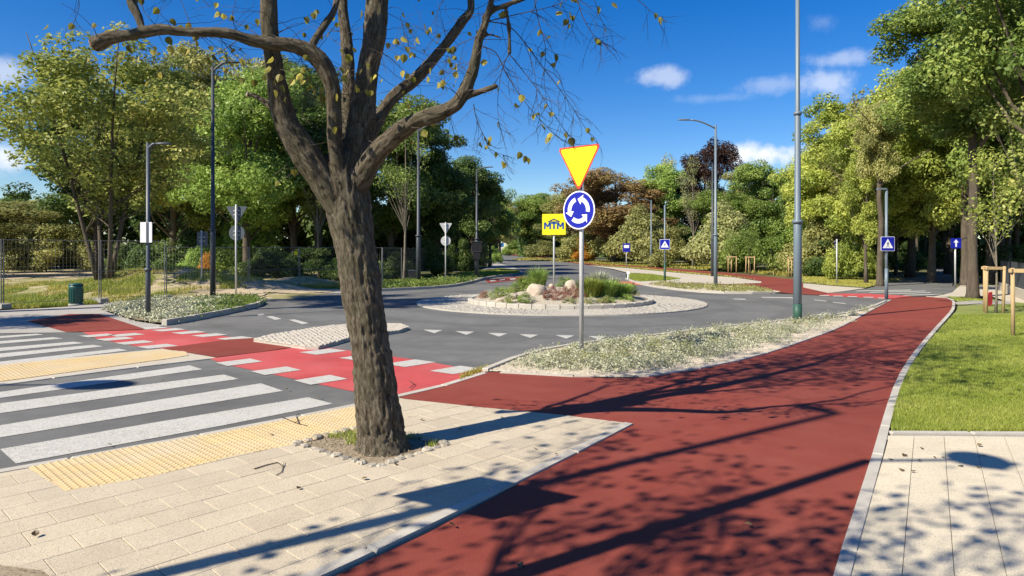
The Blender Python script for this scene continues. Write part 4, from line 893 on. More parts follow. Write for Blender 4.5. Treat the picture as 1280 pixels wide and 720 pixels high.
for a in [
 ('round', 640, 230, 268, 60, 'olive', 'pale small tree at the very end of the road'),
 ('round2', 672, 150, 232, 95, 'green', 'round green tree left of the yellow MTM board'),
 ('round', 712, 125, 226, 90, 'olive', 'olive tree behind the give way sign post'),
 ('round2', 655, 180, 245, 60, 'dark', 'dark tree between the road end and the MTM board'),
 ('round', 770, 84, 203, 150, 'autumn', 'broad russet brown tree right of the give way sign'),
 ('tall2', 735, 100, 215, 90, 'autumn', 'russet tree peeping out behind the yellow triangle'),
 ('tall', 826, 84, 195, 80, 'bright', 'fresh green tree between the russet and the dark purple tree'),
 ('airy2', 838, 92, 185, 60, 'olive', 'thin pale green crown left of the dark purple tree'),
 ('round', 880, 86, 163, 88, 'purple', 'dark purple leaved tree rising above the others'),
 ('tall2', 930, 72, 196, 95, 'olive', 'olive tree right of the curved arm lamp'),
 ('round2', 905, 60, 222, 90, 'green', 'green tree behind the two lamp posts'),
 ('round', 965, 62, 190, 100, 'green', 'green tree left of the tall blue grey pole'),
 ('tall', 1000, 55, 215, 70, 'dark', 'dark tree behind the tall blue grey pole')]:
    tree(*a, group=GC)
tree('bare', 866, 62, 190, 50, 'pale', 'dead pale tree with a bare trunk in front of the purple tree', GC, bark='paletrunk')
for a in [
 ('bush', 700, 122, 288, 90, 'olive', 'olive bush left of the give way sign post'),
 ('bush2', 650, 175, 290, 60, 'green', 'green bush at the roadside left of the MTM board'),
 ('bush', 745, 90, 262, 90, 'olive', 'olive bush right behind the round blue sign'),
 ('bush2', 800, 74, 242, 100, 'olive', 'tall olive bush behind the bus stop sign'),
 ('bush', 845, 65, 268, 80, 'olive', 'olive bush behind the left crossing sign'),
 ('bush2', 905, 54, 235, 110, 'pale', 'pale yellow green willow like bush around the two lamp posts'),
 ('bush', 955, 50, 252, 100, 'green', 'deep green bush behind the small stakes'),
 ('bush2', 1000, 46, 262, 90, 'green', 'green bush behind the tall blue grey pole'),
 ('bush', 1035, 42, 285, 80, 'dark', 'dark bush at the corner of the right lawn')]:
    bush(*a, group=GS)
bush('bush2', 729, 88, 292, 34, 'orange', 'small orange bush beside the give way sign post')
for a in [
 ('tall2', 1048, 42, 105, 150, 'yellowgreen', 'yellow green tree right of the tall blue grey pole'),
 ('airy2', 1072, 40, 98, 110, 'olive', 'open crown sticking out above the yellow green trees'),
 ('round', 1105, 36, 128, 160, 'yellowgreen', 'yellow green tree above the right crossing sign'),
 ('round2', 1026, 46, 168, 110, 'yellowgreen', 'yellow green tree lowest of the three right of the tall pole'),
 ('tall', 1140, 42, 60, 150, 'yellowgreen', 'tall mixed tree above the dark forest opening'),
 ('tall2', 1185, 46, 55, 160, 'olive', 'tall olive tree over the forest road'),
 ('round', 1165, 34, 75, 170, 'yellowgreen', 'green crown overhanging the forest road'),
 ('tall', 1235, 34, 40, 170, 'yellowgreen', 'tall green tree behind the big right trunk'),
 ('round2', 1290, 28, -60, 230, 'green', 'very tall green tree cut by the right edge'),
 ('tall2', 1330, 36, 10, 200, 'mixed', 'mixed tree beyond the right edge'),
 ('tall', 1262, 42, 40, 130, 'yellowgreen', 'yellow green tree at the back by the right edge'),
 ('round2', 1120, 58, 150, 180, 'dark', 'dark crown at the back of the forest road'),
 ('round', 1180, 62, 130, 190, 'dark', 'dark crown deep in the forest over the road'),
 ('tall2', 1020, 60, 175, 90, 'green', 'green tree just right behind the tall blue grey pole')]:
    tree(*a, group=GR)
# single big trunks with crowns high above
tree('tall', 1083, 33, 155, 66, 'yellowgreen', 'slim tree with yellow leaves hanging low round its trunk behind the right crossing sign')
def big_trunk(px, py, r, h, label, key='round', w=7, colour='green', cz=.45):
    g = G(px, py); rt = empty('tree', (g.x, g.y, 0), 0, label=label, cat='tree'); b = MB(); rg = random.Random(px)
    pts = [(rg.uniform(-.05, .05)*i*.3, rg.uniform(-.05, .05)*i*.3, h*i/8) for i in range(9)]; b.tube([(0, 0, -.1), (0, 0, .15)]+pts[1:], [r*1.6, r*1.2]+[r*(1-.06*i) for i in range(1, 9)], 14)
    for k in range(7): a = rg.uniform(0, 6.28); z = rg.uniform(.45, .9)*h; b.tube([(0, 0, z), (math.cos(a)*1.0, math.sin(a)*1.0, z+.8), (math.cos(a)*2.2, math.sin(a)*2.2, z+1.4)], [r*.35, r*.22, r*.08], 7)
    b.build('trunk', M['trunk'], rt, smooth=True)
    me, tm, H, Rx = PROTO[key]; o = obj('crown', me, None, rt); o.location.z = h*cz; o.scale = (w/2/Rx, w/2/Rx, h*.75/H); slot(o, LM[colour]); return rt
big_trunk(1216, 372, .165, 10, 'big dark trunk at the edge of the right lawn', w=6.5, cz=.36)
big_trunk(1207, 356.5, .19, 10, 'pale grey trunk just behind the big right trunk', key='tall2', w=6, cz=.42)
big_trunk(1100, 357.5, .14, 8, 'short dark trunk right of the green board', key='round2', w=2.6, cz=.38, colour='olive')
ORD = ['leftmost', 'second', 'third', 'fourth', 'fifth', 'sixth', 'seventh', 'eighth']
for k, (px, py) in enumerate(((1120, 343), (1146, 338), (1157, 334), (1180, 334), (1235, 348), (1252, 352), (1271, 350))):
    big_trunk(px, py, .11, 9, ORD[k]+(' ' if k == 0 else ' from the left ')+'of the slender dark trunks along the forest road', key='tall', w=4, cz=.36, colour='dark')['group'] = 'slender trunks along the forest road'
# near right crown hanging into the top right corner
tree('near', 1345, 18, -330, 420, 'green', 'large near tree whose dark leaves hang into the top right corner', name='tree')
# undergrowth along the wood edges
rg = random.Random(9)
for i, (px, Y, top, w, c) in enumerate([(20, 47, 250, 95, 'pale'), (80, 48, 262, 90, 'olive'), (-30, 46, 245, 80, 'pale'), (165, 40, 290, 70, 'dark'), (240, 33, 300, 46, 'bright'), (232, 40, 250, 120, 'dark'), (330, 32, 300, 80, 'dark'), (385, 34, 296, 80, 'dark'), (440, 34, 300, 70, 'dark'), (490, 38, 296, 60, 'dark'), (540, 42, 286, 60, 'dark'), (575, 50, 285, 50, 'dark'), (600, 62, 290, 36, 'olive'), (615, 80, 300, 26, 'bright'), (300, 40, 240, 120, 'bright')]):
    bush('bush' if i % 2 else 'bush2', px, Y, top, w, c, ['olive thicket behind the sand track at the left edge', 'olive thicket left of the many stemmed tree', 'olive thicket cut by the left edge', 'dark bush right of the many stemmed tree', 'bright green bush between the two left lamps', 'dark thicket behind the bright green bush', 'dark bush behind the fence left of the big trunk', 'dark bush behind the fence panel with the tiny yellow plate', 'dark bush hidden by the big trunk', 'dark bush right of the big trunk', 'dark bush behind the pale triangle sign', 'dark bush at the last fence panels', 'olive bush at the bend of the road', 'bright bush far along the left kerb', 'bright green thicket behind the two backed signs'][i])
bush('bush', 1068, 37, 262, 70, 'yellowgreen', 'yellow green bush round the slim trunks behind the right crossing sign')
bush('bush2', 1018, 43, 255, 90, 'olive', 'olive bush between the tall pole and the thin post on the right lawn')
bush('bush2', 258, 31, 306, 34, 'orange', 'small orange yellow bush behind the tall dark lamp post')
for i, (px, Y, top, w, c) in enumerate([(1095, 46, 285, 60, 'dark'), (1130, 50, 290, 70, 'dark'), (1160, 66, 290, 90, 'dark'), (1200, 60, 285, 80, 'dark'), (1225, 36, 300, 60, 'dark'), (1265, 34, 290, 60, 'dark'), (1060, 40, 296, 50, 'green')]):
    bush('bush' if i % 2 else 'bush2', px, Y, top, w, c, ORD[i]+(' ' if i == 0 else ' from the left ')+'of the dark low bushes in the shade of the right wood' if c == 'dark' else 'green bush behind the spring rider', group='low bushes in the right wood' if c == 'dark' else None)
# trees beyond the left edge that shade the lot and the far road
def high_tree(x, y, z0, z1, w, key, label):
    rt = empty('tree', (x, y, 0), 0, label=label, cat='tree'); b = MB(); b.tube([(0, 0, -.1), (0, .1, z0*.6), (.1, 0, z1*.85)], [.3, .22, .06], 12); b.build('trunk', M['trunk'], rt, smooth=True)
    me, tm, H, Rx = PROTO[key]; o = obj('crown', me, None, rt); sz = (z1-z0)/(H*.86); o.location.z = z0-H*.14*sz; o.scale = (w/2/Rx, w/2/Rx, sz); slot(o, LM['green'])
high_tree(-15.0, 13.5, 9.2, 15, 4.6, 'airy', 'tall bare stemmed tree beyond the left edge of the view')
high_tree(-17.6, 15.2, 10.5, 15, 4.4, 'airy2', 'second tall tree farther beyond the left edge')
high_tree(-16.2, 12.2, 3.2, 7, 4.0, 'airy', 'smaller tree beyond the left edge of the view')
# far wood closing the gaps
def far_wood(name, arcs, n, size, colour, seed):
    rng = np.random.default_rng(seed); CC = []
    for (px0, px1, Y0, Y1, top) in arcs:
        m_ = int(n*(px1-px0)/1000); px = rng.uniform(px0, px1, m_); Y = rng.uniform(Y0, Y1, m_); x = (px-640)/F*Y; zt = EYE-(top-HY)*Y/F
        bump_ = .75+.2*np.sin(px*.045+seed)+.12*np.sin(px*.13); z = rng.uniform(0, 1, m_)**.8*zt*bump_; CC.append(np.stack([x, Y+1.5*np.sin(px*.09)+1.2*np.sin(z), z], 1))
    CC = np.concatenate(CC); nn_ = rng.normal(size=CC.shape)+np.array([-.3, -.5, .4]); nn_ /= np.linalg.norm(nn_, axis=1)[:, None]
    V, Fc = leaf_quads(CC, nn_, size*rng.uniform(.6, 1.3, len(CC)), rng, .8); tone = rng.random(len(CC))*.6+.4*(.5+.5*np.sin(CC[:, 0]*1.3)*np.sin(CC[:, 2]*1.7))
    o = obj(name, fast_mesh(name, V, Fc, tone), LM[colour]); tag(o, kind='stuff')
far_wood('far_wood', [(-300, 120, 58, 64, 245), (120, 420, 58, 64, 190), (400, 600, 60, 66, 215), (560, 622, 100, 106, 272)], 60000, .62, 'dark', 1)
far_wood('far_wood', [(648, 770, 150, 165, 282), (760, 1010, 104, 112, 262), (1000, 1600, 70, 78, 200)], 60000, .75, 'dark', 2)
# ------------------------------------------------------------------ grass, ground cover, gravel
def blades(name, poly_w, n, h, wd, mname, seed, zf=lambda x, y: 0.0, clump=0, maxY=None, keep=None):
    rng = np.random.default_rng(seed); xs = [p[0] for p in poly_w]; ys = [p[1] for p in poly_w]; P_ = np.array(poly_w)
    x = rng.uniform(min(xs), max(xs), n*3); u = rng.random(n*3); y0, y1 = min(ys), max(ys)
    y = 1/(1/y0+(1/y1-1/y0)*u) if y0 > 1 else rng.uniform(y0, y1, n*3)       # denser where it shows larger
    ins = np.zeros(len(x), bool)
    for i in range(len(P_)):
        a, b = P_[i], P_[i-1]
        c = ((a[1] > y) != (b[1] > y)) & (x < (b[0]-a[0])*(y-a[1])/((b[1]-a[1])+1e-12)+a[0]); ins ^= c
    if keep is not None: ins &= keep(x, y)
    x, y = x[ins][:n], y[ins][:n]; m_ = len(x)
    if m_ == 0: return
    z = np.array([zf(a, b) for a, b in zip(x, y)]); pat = np.clip(.5+.35*np.sin(x*2.1+np.sin(y*1.7)*2)*np.sin(y*1.3+np.sin(x)*1.5)+.3*np.sin(x*5.3+np.sin(y*4.1)*1.5)*np.sin(y*4.7+np.sin(x*3.1)), 0, 1)
    hh = h*rng.uniform(.5, 1.3, m_)*(.75+.5*pat); a = rng.uniform(0, 6.28, m_); ln = rng.uniform(.1, .8, m_); wd_ = wd*(1+y/14)
    V = np.empty((m_, 3, 3)); dx, dy = np.cos(a)*wd_/2, np.sin(a)*wd_/2
    V[:, 0] = np.stack([x-dx, y-dy, z], 1); V[:, 1] = np.stack([x+dx, y+dy, z], 1); la = rng.uniform(0, 6.28, m_)
    V[:, 2] = np.stack([x+np.cos(la)*hh*ln, y+np.sin(la)*hh*ln, z+hh], 1)
    o = obj(name, fast_mesh(name, V.reshape(-1, 3), np.arange(m_*3).reshape(m_, 3), np.clip(.55*rng.random(m_)+.45*pat, 0, 1)), LM[mname]); tag(o, kind='stuff')
blades('lawn_grass', [p for p in lawn_w if True], 300000, .032, .0045, 'grass', 1, lambda x, y: .012, keep=lambda x, y: (x < y*.9) & (y > 5) & ~((y > 17.2) & (y < 21.8) & (x > (1193-640)/F*y)))
blades('lawn_grass', W([(1004, 346), (1040, 345), (1085, 346.5), (1125, 350), (1105, 354.5), (1082, 359.5), (1040, 356.5), (1006, 353)]), 16000, .05, .012, 'wild', 2, lambda x, y: .012)
blades('lawn_grass', W([(788, 341.8), (815, 343.2), (850, 348.5), (835, 350.3), (800, 351.7), (785, 349.8)]), 9000, .05, .014, 'grass', 3, lambda x, y: .014)
blades('verge_grass', W([(568, 343), (600, 338.5), (625, 336), (648, 338), (650, 341), (636, 343.5), (600, 347), (575, 347)]), 12000, .07, .014, 'grass', 4, lambda x, y: .014)
blades('verge_grass', W([(740, 330.9), (800, 335.2), (850, 340.2), (900, 344.2), (946, 350), (918, 346.8), (845, 340.8), (782, 334.8)]), 9000, .07, .014, 'wild', 5, lambda x, y: .012)
blades('wild_grass', W([(-120, 385.6), (0, 385), (85, 381), (150, 377), (240, 371.5), (310, 369), (330, 362), (240, 352), (200, 345), (130, 341), (0, 344), (-200, 350)]), 70000, .10, .010, 'wild', 6, lot_h, keep=lambda x, y: (y < 33) & (np.sin(x*1.1+2)*np.sin(y*.9+1)+.5*np.sin(x*2.7)*np.sin(y*2.2) > -.35) & ~((x > -10) & (y > 23) & (x < -7) & (np.sin(x*3)*np.sin(y*2) > -.4)))
blades('wild_grass', W([(-120, 385.6), (0, 385), (85, 381), (150, 377), (240, 371.5), (310, 369), (240, 362), (200, 356), (130, 362), (0, 366), (-200, 366)]), 60000, .13, .010, 'grass', 16, lot_h, keep=lambda x, y: np.sin(x*1.3+.5)*np.sin(y*1.9)+.4*np.sin(x*4.1) > .05)
blades('wild_grass', W([(320, 366), (374, 363), (430, 361.5), (430, 357), (374, 357), (320, 360)]), 16000, .22, .014, 'wild', 7, lambda x, y: -.05)
blades('wild_grass', W([(480, 352), (520, 349), (540, 343), (505, 344), (478, 347)]), 9000, .1, .014, 'grass', 8, lambda x, y: -.05)
blades('wild_grass', W([(640, 325), (700, 327), (760, 331), (900, 337), (1003, 346), (1003, 341), (900, 332), (760, 327), (660, 322)]), 30000, .2, .03, 'wild', 9, lambda x, y: -.05)
def cover(name, poly_w, n, size, z, mname, seed, h=.18, dens=None, zf=None, leaf=.03, per=26):
    """low spreading plants: clumps of small leaves"""
    rng = np.random.default_rng(seed); P_ = np.array(poly_w); CC = []; TT = []
    x = rng.uniform(P_[:, 0].min(), P_[:, 0].max(), n*6); u = rng.random(n*6); y0, y1 = P_[:, 1].min(), P_[:, 1].max(); y = 1/(1/y0+(1/y1-1/y0)*u)
    ins = np.zeros(len(x), bool)
    for i in range(len(P_)):
        a, b = P_[i], P_[i-1]; ins ^= ((a[1] > y) != (b[1] > y)) & (x < (b[0]-a[0])*(y-a[1])/((b[1]-a[1])+1e-12)+a[0])
    if dens is not None: ins &= dens(x, y, rng)
    x, y = x[ins][:n], y[ins][:n]; m_ = len(x); r = size*rng.uniform(.5, 1.4, m_); idx = np.repeat(np.arange(m_), per); k = len(idx)
    d = rng.normal(size=(k, 3)); d /= np.linalg.norm(d, axis=1)[:, None]; d[:, 2] = np.abs(d[:, 2]); rr = rng.uniform(.3, 1, k)**.5
    zz = z if zf is None else np.array([zf(a, b) for a, b in zip(x, y)])[idx]
    CC = np.stack([x[idx]+d[:, 0]*r[idx]*rr, y[idx]+d[:, 1]*r[idx]*rr, zz+d[:, 2]*r[idx]*rr*h/size], 1); Nn = d*.6+rng.normal(size=(k, 3))*.6+np.array([0, 0, .2]); Nn /= np.linalg.norm(Nn, axis=1)[:, None]
    V, Fc = leaf_quads(CC, Nn, leaf*rng.uniform(.6, 1.5, k), rng, .45); tone = np.clip(.5*rng.random(m_)[idx]+.5*rng.random(k), 0, 1)
    o = obj(name, fast_mesh(name, V, Fc, tone), LM[mname]); tag(o, kind='stuff')
def edge_keep(margin):
    low = [Vector(p) for p in W(cr(bedlow, 3))]+[Vector(p) for p in W(cr(bed_top, 3))]; A_ = np.array([tuple(p) for p in low])
    def f(x, y, rng):
        dd = np.min(np.hypot(x[:, None]-A_[None, :, 0], y[:, None]-A_[None, :, 1]), 1); return dd > margin*rng.uniform(.6, 1.6, len(x))
    return f
cover('ground_cover', bedpoly, 760, .17, .02, 'silver', 1, h=.15, dens=edge_keep(.30), leaf=.030, per=105)
cover('ground_cover', bedpoly, 130, .15, .02, 'olive', 2, h=.20, dens=edge_keep(.40), leaf=.03, per=80)
cover('ground_cover', leftbed, 420, .22, .05, 'silver', 3, h=.20, dens=lambda x, y, r: 640+F*x/y < 278+r.normal(size=len(x))*10, leaf=.05, per=50)
cover('ground_cover', leftbed, 300, .22, .05, 'green', 4, h=.20, dens=lambda x, y, r: 640+F*x/y > 255+r.normal(size=len(x))*10, leaf=.05, per=50)
cover('ground_cover', midbed, 260, .3, .05, 'green', 5, h=.28, leaf=.08, per=40)
cover('ground_cover', northbed, 260, .26, .03, 'olive', 6, h=.18, leaf=.06, per=36)
def stones(name, poly_w, n, size, z, seed, dens=None, zf=None, mname='stone'):
    rng = np.random.default_rng(seed); P_ = np.array(poly_w); x = rng.uniform(P_[:, 0].min(), P_[:, 0].max(), n*5); u = rng.random(n*5); y0, y1 = P_[:, 1].min(), P_[:, 1].max(); y = 1/(1/y0+(1/y1-1/y0)*u); ins = np.zeros(len(x), bool)
    for i in range(len(P_)):
        a, b = P_[i], P_[i-1]; ins ^= ((a[1] > y) != (b[1] > y)) & (x < (b[0]-a[0])*(y-a[1])/((b[1]-a[1])+1e-12)+a[0])
    x, y = x[ins][:n], y[ins][:n]; m_ = len(x)
    base = np.array([(1, 0, 0), (0, 1, 0), (-1, 0, 0), (0, -1, 0), (0, 0, .7), (0, 0, -.5)]); fc = np.array([(0, 1, 4), (1, 2, 4), (2, 3, 4), (3, 0, 4)])
    s_ = size*rng.uniform(.5, 1.5, m_)*(1+y/30); a = rng.uniform(0, 6.28, m_); ca, sa = np.cos(a), np.sin(a); b_ = base[None]*(1+rng.uniform(-.3, .3, (m_, 6, 1)))*s_[:, None, None]
    zz = np.full(m_, z) if zf is None else np.array([zf(p, q) for p, q in zip(x, y)])
    V = np.stack([b_[:, :, 0]*ca[:, None]-b_[:, :, 1]*sa[:, None]+x[:, None], b_[:, :, 0]*sa[:, None]+b_[:, :, 1]*ca[:, None]+y[:, None], b_[:, :, 2]+zz[:, None]], 2)
    Fc = (fc[None]+(np.arange(m_)*6)[:, None, None]).reshape(-1, 3)
    o = obj(name, fast_mesh(name, V.reshape(-1, 3), Fc), M[mname]); tag(o, kind='stuff')
stones('gravel', bedpoly, 38000, .015, .024, 1)
stones('gravel', northbed, 5000, .03, .03, 2)
blades('weeds', W([(575, 476), (606, 465), (625, 458), (600, 462), (575, 470)]), 700, .05, .006, 'wild', 21, lambda x, y: .01)
# ------------------------------------------------------------------ planting of the roundabout
def boulder(px, py, Y, w, h, label, seed):
    x = (px-640)/F*Y; b = bmesh.new(); bmesh.ops.create_icosphere(b, subdivisions=3, radius=1); rg = random.Random(seed); offs = [Vector((rg.gauss(0, 1), rg.gauss(0, 1), rg.gauss(0, 1))).normalized() for _ in range(9)]
    for v in b.verts:
        n = v.co.normalized(); k = 1.0
        for o_ in offs: k = min(k, .80/max(.05, n.dot(o_)) if n.dot(o_) > .0 else 9)
        v.co = n*k
    me = bpy.data.meshes.new('boulder'); b.to_mesh(me); b.free()
    o = obj('boulder', me, M['boulder'], loc=(x, Y, mound_z(x, Y)+h*.16)); o.scale = (w/2.2, w/2.3, h/1.9); tag(o, label, 'boulder', 'boulders in the roundabout planting')
for a in [(671, 366, 19.9, .66, .50, 'largest pinkish boulder on the left half of the roundabout', 1), (714, 362, 20.6, .52, .44, 'pale rounded boulder left of the tall green grass clump', 2), (689, 360, 20.9, .2, .24, 'small pale stone between the two big boulders', 3),
          (641, 371, 19.6, .40, .24, 'pale low boulder at the left rim of the roundabout', 4), (663, 377, 19.1, .26, .12, 'flat stone below the largest boulder', 5), (703, 366, 19.9, .24, .2, 'small stone below the pale rounded boulder', 6), (625, 374, 19.6, .3, .12, 'flat pale stone near the left kerb of the roundabout', 7), (685, 372, 19.5, .28, .14, 'low pinkish stone among the brown heather', 8)]:
    boulder(*a)
def isl_plant(name, key, px, Y, w, h, colour, label, group=None):
    x = (px-640)/F*Y; plant(name, 'plant', key, x, Y, h, w, colour, label, group, mound_z(x, Y)-.02)
for a in [('shrub', 'smallbush', 637, 19.1, .34, .34, 'green', 'small round green shrub near the left kerb of the roundabout'), ('shrub', 'smallbush', 656, 19.0, .40, .36, 'green', 'round green shrub left of the largest boulder'),
          ('shrub', 'smallbush', 624, 20.3, .5, .34, 'green', 'low green shrub at the left end of the roundabout'), ('shrub', 'smallbush', 645, 20.8, .6, .36, 'green', 'spreading green shrub behind the round ones'), ('shrub', 'smallbush', 662, 21.3, .6, .40, 'green', 'green shrub in front of the tall grass at the back'),
          ('shrub', 'smallbush', 790, 20.8, .45, .46, 'dark', 'dark shrub at the right end of the roundabout'), ('shrub', 'smallbush', 706, 21.8, .7, .4, 'green', 'green shrub behind the MTM post'), ('shrub', 'dwarf', 606, 20.6, .4, .24, 'heather', 'reddish heather at the left tip of the roundabout'), ('shrub', 'dwarf', 617, 19.9, .3, .2, 'silver', 'pale low plant at the left tip of the roundabout')]:
    isl_plant(*a)
for i, (px, Y, w) in enumerate([(683, 19.3, .42), (698, 19.1, .42), (712, 19.1, .46), (724, 19.4, .42), (690, 19.9, .4), (706, 19.8, .42), (718, 20.1, .4)]):
    isl_plant('heather', 'dwarf', px, Y, w, .26, 'heather', 'brown heather tuft beside the boulders in the roundabout', 'brown heather tufts in the roundabout')
rg = random.Random(31)
for i in range(60):
    a = rg.uniform(0, 6.28); r = rg.uniform(1.0, 2.6); x, y = RC.x+r*math.cos(a), RC.y+r*math.sin(a)
    if math.sin(a) > .6: continue
    if -.1 < x < 1.9 and y < 20.4: r = 2.45; a = rg.uniform(3.7, 5.6); x, y = RC.x+r*math.cos(a), RC.y+r*math.sin(a)
    plant('plant', 'plant', 'dwarf', x, y, rg.uniform(.12, .22), rg.uniform(.3, .5), rg.choice(['silver', 'pale', 'bright', 'pale']), 'pale low cushion plant in the gravel of the roundabout', 'pale cushion plants in the roundabout', mound_z(x, y)-.02)
def grass_clump(px, Y, w, h, n, m, label, seed, spread=.75):
    x0 = (px-640)/F*Y; z0 = mound_z(x0, Y)-.02; rng = np.random.default_rng(seed); a = rng.uniform(0, 6.28, n); rb = rng.uniform(0, .45, n)*w/2; ln = rng.uniform(.2, 1, n)*spread; hh = h*rng.uniform(.55, 1.1, n)
    dx, dy = np.cos(a), np.sin(a); V = np.empty((n, 5, 3)); wd = .012
    for j, (t, ww) in enumerate(((0, 1), (.55, .8))):
        px_ = dx*(rb+ln*w/2*t*t*.8); py_ = dy*(rb+ln*w/2*t*t*.8); z = hh*t
        V[:, 2*j] = np.stack([px_-dy*wd*ww, py_+dx*wd*ww, z], 1); V[:, 2*j+1] = np.stack([px_+dy*wd*ww, py_-dx*wd*ww, z], 1)
    V[:, 4] = np.stack([dx*(rb+ln*w/2), dy*(rb+ln*w/2), hh*(1-.35*ln)], 1)
    b = np.arange(n)*5; q = np.stack([b, b+1, b+3, b+2], 1); t = np.stack([b+2, b+3, b+4], 1)
    me = fast_mesh('grass_clump', V.reshape(-1, 3), [q, t], np.tile(rng.random(n), 2)); o = obj('grass_clump', me, LM[m], loc=(x0, Y, z0)); tag(o, label, 'ornamental grass', 'ornamental grasses in the roundabout')
grass_clump(737, 19.6, 1.15, .62, 1300, 'grass', 'tall bright green grass clump right behind the give way post', 1)
grass_clump(758, 19.9, 1.2, .54, 1300, 'bright', 'bright green grass clump in the middle of the right half of the roundabout', 2)
grass_clump(779, 20.3, 1.0, .48, 900, 'bright', 'lower green grass clump near the right end of the roundabout', 3)
grass_clump(748, 20.9, 1.1, .68, 800, 'silver', 'pale grass clump at the back of the roundabout', 4)
grass_clump(672, 22.2, 1.1, .78, 800, 'bright', 'bushy green grass clump at the back left of the MTM post', 5)
grass_clump(655, 22.0, .8, .5, 500, 'green', 'low green grass clump at the back left of the roundabout', 6)
grass_clump(765, 21.6, .9, .55, 500, 'silver', 'silvery grass clump at the back right of the roundabout', 7)
# ------------------------------------------------------------------ young staked trees
sp = plant('tree', 'tree', 'sapling', g1.x+.05, g1.y-.05, 4.6, 2.1, 'yellowgreen', 'young tree with yellow green leaves inside the stake frame on the right lawn', None, 0, 'paletrunk')
plant('tree', 'tree', 'sapling', g2.x+.02, g2.y, 4.9, 1.9, 'mixed', 'young tree with browning leaves at the right edge of the photo', None, 0, 'paletrunk')
for px, py, lb in ((938, 343, 'sapling between the small pale stakes beside the far cycle path'), (914, 341.5, 'sapling in the left small stake frame beside the far cycle path')):
    g = G(px, py); plant('tree', 'tree', 'sapling', g.x, g.y, 3.2, 1.6, 'green', lb)
# ------------------------------------------------------------------ the big linden in front
TY = 5.62
def vnoise(p, seed=0):
    i = np.floor(p).astype(np.int64); f = p-i; f = f*f*(3-2*f)
    def h(ix, iy, iz):
        n = ix*374761393+iy*668265263+iz*2147483647+seed*974711; n = (n ^ (n >> 13))*1274126177; n = n ^ (n >> 16); return (n & 0xffff)/65535.0
    r = 0
    for dx in (0, 1):
        for dy in (0, 1):
            for dz in (0, 1):
                w = (f[:, 0] if dx else 1-f[:, 0])*(f[:, 1] if dy else 1-f[:, 1])*(f[:, 2] if dz else 1-f[:, 2]); r = r+w*h(i[:, 0]+dx, i[:, 1]+dy, i[:, 2]+dz)
    return r
# every limb: (photo x, photo y, width px, depth offset m)
LIMBS = [
 [(478, 572, 84, 0), (477, 556, 64, 0), (476, 538, 54, 0), (466, 454, 47, 0), (456, 388, 45, 0), (445, 309, 46, 0), (437, 262, 52, 0), (431, 228, 54, 0), (434, 195, 44, .02)],
 [(424, 262, 30, -.05), (410, 230, 33, -.08), (385, 195, 33, -.14), (358, 150, 29, -.22), (346, 100, 25, -.3), (338, 60, 23, -.36), (338, 20, 21, -.4), (334, -40, 18, -.4), (322, -110, 15, -.5)],
 [(426, 225, 18, -.12), (420, 185, 17, -.16), (418, 140, 18, -.2), (414, 104, 20, -.25), (400, 76, 20, -.3), (370, 59, 16, -.36), (320, 51, 14, -.45), (283, 42, 13, -.55), (233, 39, 12.5, -.62), (200, 36, 13, -.66), (167, 43, 14, -.7), (140, 47, 17, -.72), (119, 56, 20, -.72)],
 [(178, 40, 8, -.68), (174, 22, 11, -.66), (167, 5, 12, -.64), (162, -30, 12, -.6), (150, -90, 10, -.5)],
 [(434, 190, 18, .1), (434, 133, 16, .16), (437, 100, 17, .2), (435, 50, 15, .25), (430, 17, 15, .3), (426, -40, 14, .35), (415, -120, 12, .4)],
 [(384, 66, 8, -.3), (392, 55, 10, -.28), (405, 32, 9, -.2), (418, 8, 9, -.1), (424, -25, 9, 0)],
 [(440, 225, 40, 0), (446, 190, 36, .02), (452, 140, 30, .04), (461, 85, 28, .06), (467, 40, 26, .08), (471, 0, 25, .1), (474, -60, 23, .15), (468, -150, 18, .2)],
 [(456, 200, 16, .12), (463, 167, 15, .2), (490, 125, 15, .34), (520, 97, 15, .45), (555, 60, 13, .55), (579, 27, 12, .62), (588, 10, 11, .65), (585, -25, 10, .7), (578, -80, 8, .75)],
 [(448, 232, 26, -.05), (466, 200, 25, -.12), (490, 172, 23, -.22), (520, 152, 19, -.32), (555, 137, 16, -.42), (577, 124, 16, -.48), (590, 85, 13, -.5), (597, 50, 12, -.52), (605, 27, 11, -.55), (612, 5, 9, -.58), (622, -30, 8, -.6), (640, -80, 7, -.6)],
 [(578, 122, 9, -.48), (600, 113, 7, -.5), (622, 107, 5, -.52)],
 [(604, 24, 8, -.55), (618, 12, 7, -.56), (640, 4, 6.5, -.58), (668, -8, 6, -.6), (720, -40, 5, -.6)],
 [(632, 8, 5, -.57), (635, 35, 4.5, -.57), (637, 68, 4, -.58)],
 [(350, 140, 10, -.25), (335, 130, 8, -.24), (318, 121, 7.5, -.22), (310, 118, 6, -.22)],
 [(593, 60, 6, -.51), (608, 44, 5, -.52), (627, 48, 3, -.53)],
]
def lp3(l): return [P(x, y, TY+dz) for x, y, w, dz in l], [w/2*(TY+dz)/F for x, y, w, dz in l]
def smooth3(pts, rad, n=4):
    out, ro = [], []; p = [pts[0]]+pts+[pts[-1]]; r = [rad[0]]+rad+[rad[-1]]
    for i in range(1, len(p)-2):
        for k in range(n):
            t = k/n; a, b, c, d = p[i-1], p[i], p[i+1], p[i+2]
            out.append(.5*((2*b)+(-a+c)*t+(2*a-5*b+4*c-d)*t*t+(-a+3*b-3*c+d)*t**3)); ro.append(r[i]*(1-t)+r[i+1]*t)
    out.append(pts[-1]); ro.append(rad[-1]); return out, ro
tree_root = empty('linden_tree', (P(476, 562, TY).x, TY, 0), label='large leaning linden with rough bark and a cut off left branch in the square pit', cat='tree')
off = Vector(tree_root.location)
mb = MB(); segs = []
